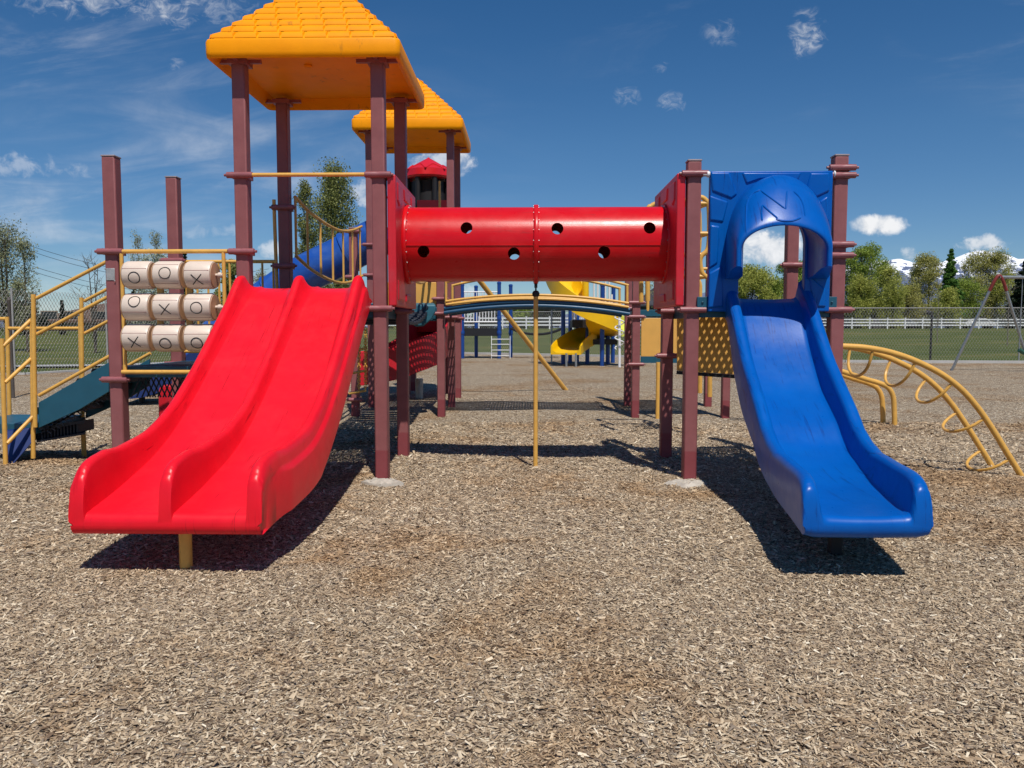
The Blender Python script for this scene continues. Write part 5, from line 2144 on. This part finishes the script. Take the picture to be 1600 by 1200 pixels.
# ------------------------------------------------------------------ houses
def house(label, x0, x1, y0, depth, z0, zeave, zridge, wall, roofm, name='house', wins=(), group=None):
    t = thing(name, ((x0 + x1) / 2, y0, z0), label, 'house', group)
    mb = MB()
    mb.box2((x0, y0, z0 - .6), (x1, y0 + depth, zeave))
    mb.build('wall', wall, t, smooth=False)
    mb = MB()
    ov, ym = .5, y0 + depth / 2
    vs = [(x0 - ov, y0 - ov, zeave - .05), (x1 + ov, y0 - ov, zeave - .05), (x1 + ov, y0 + depth + ov, zeave - .05), (x0 - ov, y0 + depth + ov, zeave - .05),
          (x0 + depth * .35, ym, zridge), (x1 - depth * .35, ym, zridge)]
    if x1 - x0 < depth * .9:
        vs[4], vs[5] = ((x0 + x1) / 2 - .2, ym, zridge), ((x0 + x1) / 2 + .2, ym, zridge)
    vs2 = [(a, b_, c - .22) for a, b_, c in vs[:4]]
    mb.add(vs + vs2, [(0, 1, 5, 4), (2, 3, 4, 5), (1, 2, 5), (3, 0, 4), (6, 7, 1, 0), (7, 8, 2, 1), (8, 9, 3, 2), (9, 6, 0, 3), (9, 8, 7, 6)])
    mb.build('roof', roofm, t, smooth=False)
    for (f, w_, zb, zt) in wins:
        x = x0 + (x1 - x0) * f
        fm = MB()
        for (a, b_, c, d) in ((x - w_ / 2 - .1, x + w_ / 2 + .1, zb - .1, zb), (x - w_ / 2 - .1, x + w_ / 2 + .1, zt, zt + .1), (x - w_ / 2 - .1, x - w_ / 2, zb, zt), (x + w_ / 2, x + w_ / 2 + .1, zb, zt)):
            fm.box2((a, y0 - .05, c), (b_, y0 - .002, d))
        fo = fm.build('window', wall, t, smooth=False)
        pm = MB()
        pm.box2((x - w_ / 2, y0 - .03, zb), (x + w_ / 2, y0 - .004, zt))
        pm.build('pane', 'window', fo, smooth=False)
    return t


z80 = field(0, 80)
house('low tan house with brown roof behind the fence at the far left', WX(52, 80), WX(182, 80), 80, 12, z80, WZ(500, 80, 100), WZ(474, 86, 100), 'wall_tan', 'roof_brown', wins=((.2, 1.6, 1.9, 3.0), (.5, 1.8, 1.9, 3.0), (.8, 1.6, 1.9, 3.0)))
house('low tan house seen between the drums and the front tower', WX(190, 84), WX(330, 84), 84, 12, z80, WZ(497, 84, 250), WZ(478, 90, 250), 'wall_tan', 'roof_brown', wins=((.3, 1.6, 1.9, 3.0), (.7, 1.6, 1.9, 3.0)))
house('dark grey long roofed building behind the trees on the right', WX(1335, 128), WX(1453, 128), 128, 14, z80, WZ(487, 128, 1400), WZ(466, 135, 1400), 'wall_grey', 'roof_grey', wins=((.18, 1.5, 2.4, 3.6), (.8, 1.5, 2.4, 3.6)))
house('dark gabled house glimpsed under the right end of the tunnel', WX(1000, 120), WX(1060, 120), 120, 10, z80, WZ(476, 120, 1030), WZ(450, 125, 1030), 'wall_grey', 'roof_grey', wins=((.5, 1.6, 2.4, 3.8),))


def car(label, px, Y, mat_):
    x, z0 = WX(px, Y), field(WX(px, Y), Y)
    t = thing('parked_car', (x, Y, z0), label, 'car')
    prof = [(-2.2, .35), (-2.25, .75), (-1.9, .95), (-1.2, 1.02), (-.7, 1.45), (.7, 1.48), (1.35, 1.05), (2.1, .95), (2.25, .7), (2.2, .35)]
    mb = MB()
    r0 = [Vector((x + a, Y - .8, z0 + b_)) for a, b_ in prof]
    r1 = [Vector((x + a * .98, Y - .86, z0 + b_ * .98 + .01)) for a, b_ in prof]
    r2 = [Vector((x + a, Y + .8, z0 + b_)) for a, b_ in prof]
    mb.rings([r0, r2])
    mb.build('body', mat_, t, angle=30, bevel=.05)
    mb = MB()
    mb.add([Vector((x + a, Y - .812, z0 + b_)) for a, b_ in ((-1.05, 1.06), (-.66, 1.38), (.66, 1.40), (1.2, 1.06))] + [Vector((x + a, Y - .80, z0 + b_)) for a, b_ in ((-1.05, 1.06), (-.66, 1.38), (.66, 1.40), (1.2, 1.06))],
           [(0, 1, 2, 3), (0, 4, 5, 1), (1, 5, 6, 2), (2, 6, 7, 3), (3, 7, 4, 0)])
    mb.build('window', 'window', t, smooth=False)
    for wx in (-1.35, 1.35):
        for wy in (-.78, .78):
            mb = MB()
            mb.tube([(x + wx, Y + wy - .1, z0 + .33), (x + wx, Y + wy + .1, z0 + .33)], .33, 16)
            mb.build('wheel', 'black', t)


car('pale parked car beyond the white fence near the swing set', 1528, 118, 'car_white')
car('silver parked car beyond the white fence left of the black fence post', 1408, 120, 'steel')

# thin pole and overhead lines
t = thing('metal_pole', (WX(862, 30.5), 30.5, 0), 'thin grey pole standing between the leaning yellow pole and the far spiral slide', 'pole')
x = WX(862, 30.5)
mb = MB()
mb.tube([(x, 30.5, -.1), (x, 30.5, 4.2), (x, 30.5, 4.25)], [.03, .03, .02], 10)
mb.build('shaft', 'steel', t)
for i, (ya, yb, lab) in enumerate(((378, 398, 'topmost of the thin power lines in the sky at the left'), (386, 408, 'second highest power line in the sky at the left'),
                                   (409, 424, 'power line just below the middle gap at the left'), (417, 432, 'lowest of the thin power lines at the left'))):
    mb = MB()
    a, b_ = W(30, ya, 120), W(420, yb + 22, 150)
    pts = [a.lerp(b_, k / 12) - Vector((0, 0, 3.0 * (1 - (2 * k / 12 - 1) ** 2))) for k in range(13)]
    mb.tube(pts, .035, 5)
    tag(mb.build('power_line', 'wire', None), lab, 'power line', 'overhead power lines')

# ------------------------------------------------------------------ trees
TG = 'trees beyond the field'
make_tree('tree', 'loose grey green spring tree at the left edge of the picture', 12, 46, 44, 352, 'leaf_pale', shape='vase', n_cl=90, per=34, leaf_size=.075, cl_r=.62, seed=4, trunk_r=.16, multi=3)
make_tree('tree', 'young upright grey green tree just right of the left edge tree', 42, 45, 20, 376, 'leaf_pale', shape='column', n_cl=40, per=34, leaf_size=.07, cl_r=.5, seed=8, trunk_r=.09)
make_tree('bare_tree', 'bare branching shrub tree just left of the nearest maroon post', 148, 44, 34, 398, 'leaf_pale', shape='vase', n_cl=46, per=2, leaf_size=.04, cl_r=.55, seed=12, trunk_r=.07, multi=4, twig_r=.014)
make_tree('tree', 'thin pale budding tree left of two, above the cream drums', 218, 62, 17, 360, 'leaf_pale', 'bark_pale', shape='column', n_cl=36, per=24, leaf_size=.07, cl_r=.55, seed=14, trunk_r=.08)
make_tree('tree', 'thin pale budding tree right of two, above the cream drums', 249, 62, 14, 362, 'leaf_pale', 'bark_pale', shape='column', n_cl=30, per=24, leaf_size=.07, cl_r=.5, seed=15, trunk_r=.08)
make_tree('blossom_tree', 'white blossoming tree behind the cream drums', 250, 56, 58, 392, 'leaf_blossom', shape='round', n_cl=70, per=44, leaf_size=.10, cl_r=.65, seed=16, base_frac=.10)
make_tree('conifer', 'small dark conifer right of the post above the cream drums', 292, 66, 12, 386, 'leaf_dark', shape='cone', n_cl=50, per=60, leaf_size=.16, cl_r=.45, seed=17, base_frac=.05)
make_tree('conifer', 'little dark conifer left of the post above the cream drums', 212, 70, 8, 398, 'leaf_dark', shape='cone', n_cl=30, per=50, leaf_size=.16, cl_r=.4, seed=18, base_frac=.05)
make_tree('tree', 'dark leafy tree between the drums and the front tower post', 362, 62, 22, 408, 'leaf_poplar', shape='round', n_cl=50, per=60, leaf_size=.14, cl_r=.6, seed=19, base_frac=.1)
make_tree('tree', 'pale green small tree behind the front tower deck', 412, 56, 24, 424, 'leaf_blossom', shape='round', n_cl=36, per=30, leaf_size=.09, cl_r=.5, seed=20, base_frac=.1)
make_tree('poplar', 'tall grey green tree with upright crown behind the railed bridge', 526, 58, 38, 258, 'leaf_poplar', shape='column', n_cl=210, per=46, leaf_size=.105, cl_r=.80, seed=21, base_frac=.10, trunk_r=.16)
make_tree('poplar', 'shorter upright tree against the left side of the tall bridge tree', 480, 58.5, 20, 281, 'leaf_poplar', shape='column', n_cl=110, per=36, leaf_size=.10, cl_r=.7, seed=22, base_frac=.10, trunk_r=.12)
for i, (px, hp_, tp, lf, lab) in enumerate(((40, 34, 476, 'leaf_dark', 'dark low evergreen behind the fence at the far left'), (98, 6, 466, 'leaf_dark', 'small dark conifer beside the tan house at left'),
                                            (612, 24, 470, 'leaf_olive', 'olive tree seen low between the tower posts'), (705, 30, 478, 'leaf_dark', 'dark low tree behind the blue posts, left of the others'),
                                            (760, 26, 481, 'leaf_dark', 'dark low tree between the blue posts and the leaning pole'), (812, 28, 478, 'leaf_green', 'green low tree directly left of the tunnel support pole'),
                                            (853, 22, 481, 'leaf_dark', 'dark low tree directly right of the tunnel support pole'), (872, 7, 425, 'leaf_dark', 'narrow dark conifer left of the far yellow spiral slide'))):
    Y = 118 + 3 * (i % 3) if px > 600 else 72
    sh = 'cone' if hp_ < 14 else 'round'
    make_tree('conifer' if sh == 'cone' else 'tree', lab, px, Y, hp_, tp, lf, shape=sh, n_cl=40, per=60, leaf_size=.24 if Y > 100 else .16, cl_r=.9 if Y > 100 else .6, seed=30 + i, base_frac=.06, trunk_r=.12)
make_tree('tree', 'bare twiggy tree glimpsed under the right end of the tunnel', 1030, 100, 26, 410, 'leaf_brown', shape='round', n_cl=44, per=14, leaf_size=.12, cl_r=.9, seed=41, trunk_r=.15)
# right hand row
make_tree('tree', 'olive green tree framed by the slide hood opening, left of two', 1176, 112, 44, 418, 'leaf_olive', shape='round', n_cl=90, per=90, leaf_size=.17, cl_r=1.0, seed=51, base_frac=.12, trunk_r=.2)
make_tree('tree', 'olive green tree framed by the slide hood opening, right of two', 1236, 116, 44, 410, 'leaf_green', shape='round', n_cl=90, per=90, leaf_size=.17, cl_r=1.0, seed=52, base_frac=.12, trunk_r=.2)
make_tree('tree', 'large rounded green tree directly right of the blue slide tower', 1352, 126, 50, 385, 'leaf_green', shape='round', n_cl=150, per=80, leaf_size=.15, cl_r=1.0, seed=53, base_frac=.26, trunk_r=.26, multi=2)
make_tree('tree', 'pale olive small tree in front of the large green tree', 1342, 114, 24, 432, 'leaf_olive', shape='column', n_cl=70, per=70, leaf_size=.14, cl_r=.8, seed=54, base_frac=.08, trunk_r=.12)
make_tree('tree', 'pale olive slender tree before the dark grey building', 1396, 114, 20, 436, 'leaf_olive', shape='column', n_cl=56, per=50, leaf_size=.13, cl_r=.75, seed=55, base_frac=.10, trunk_r=.1)
make_tree('tree', 'wide brownish budding tree left of the green conifer', 1446, 134, 42, 400, 'leaf_brown', shape='round', n_cl=130, per=64, leaf_size=.14, cl_r=1.0, seed=56, base_frac=.14, trunk_r=.24, multi=2)
make_tree('conifer', 'bright green conifer rising above the right hand trees', 1482, 122, 24, 384, 'leaf_cone', shape='cone', n_cl=190, per=90, leaf_size=.19, cl_r=.75, seed=57, base_frac=.05, trunk_r=.2)
make_tree('tree', 'bushy olive tree in front of the green conifer', 1478, 112, 28, 452, 'leaf_olive', shape='round', n_cl=60, per=70, leaf_size=.14, cl_r=.8, seed=58, base_frac=.06, trunk_r=.1)
make_tree('tree', 'wide brown olive tree behind the swing set corner', 1541, 130, 58, 393, 'leaf_brown', shape='round', n_cl=190, per=64, leaf_size=.14, cl_r=1.0, seed=59, base_frac=.12, trunk_r=.28, multi=2)
make_tree('conifer', 'dark evergreen tree at the right edge beside the swing set', 1600, 116, 34, 400, 'leaf_dark', shape='cone', n_cl=190, per=110, leaf_size=.2, cl_r=.9, seed=60, base_frac=.03, trunk_r=.25)
for i, (px, hp_, tp, lf, lab) in enumerate(((1385, 30, 420, 'leaf_olive', 'airy olive tree filling the gap right of the large rounded tree'), (1420, 26, 448, 'leaf_brown', 'low brown olive tree just left of the wide budding tree'),
                                            (1505, 30, 436, 'leaf_green', 'green bushy tree just right of the green conifer'), (1575, 34, 428, 'leaf_olive', 'olive bush filling the gap behind the swing set leg'),
                                            (1208, 26, 440, 'leaf_olive', 'low olive bush in the middle of the hood opening'))):
    make_tree('tree', lab, px, 121 + 2 * i, hp_, tp, lf, shape='round', n_cl=80, per=56, leaf_size=.14, cl_r=.9, seed=80 + i, base_frac=.08, trunk_r=.14)
make_tree('tree', 'thin pale sapling standing in the field before the white fence', 1465, 60, 10, 452, 'leaf_pale', 'bark_pale', shape='column', n_cl=16, per=5, leaf_size=.05, cl_r=.4, seed=61, base_frac=.3, trunk_r=.045, twig_r=.010)
make_tree('tree', 'thin bare sapling by the swing set leg at the right edge', 1575, 55, 14, 440, 'leaf_pale', 'bark_pale', shape='vase', n_cl=16, per=4, leaf_size=.05, cl_r=.4, seed=62, base_frac=.25, trunk_r=.045, twig_r=.010)
make_tree('shrub', 'grey bush just behind the white fence near the black fence post', 1446, 112, 14, 496, 'leaf_pale', 'bark_pale', shape='round', n_cl=26, per=50, leaf_size=.12, cl_r=.5, seed=63, base_frac=.02, trunk_r=.05, cat='shrub')
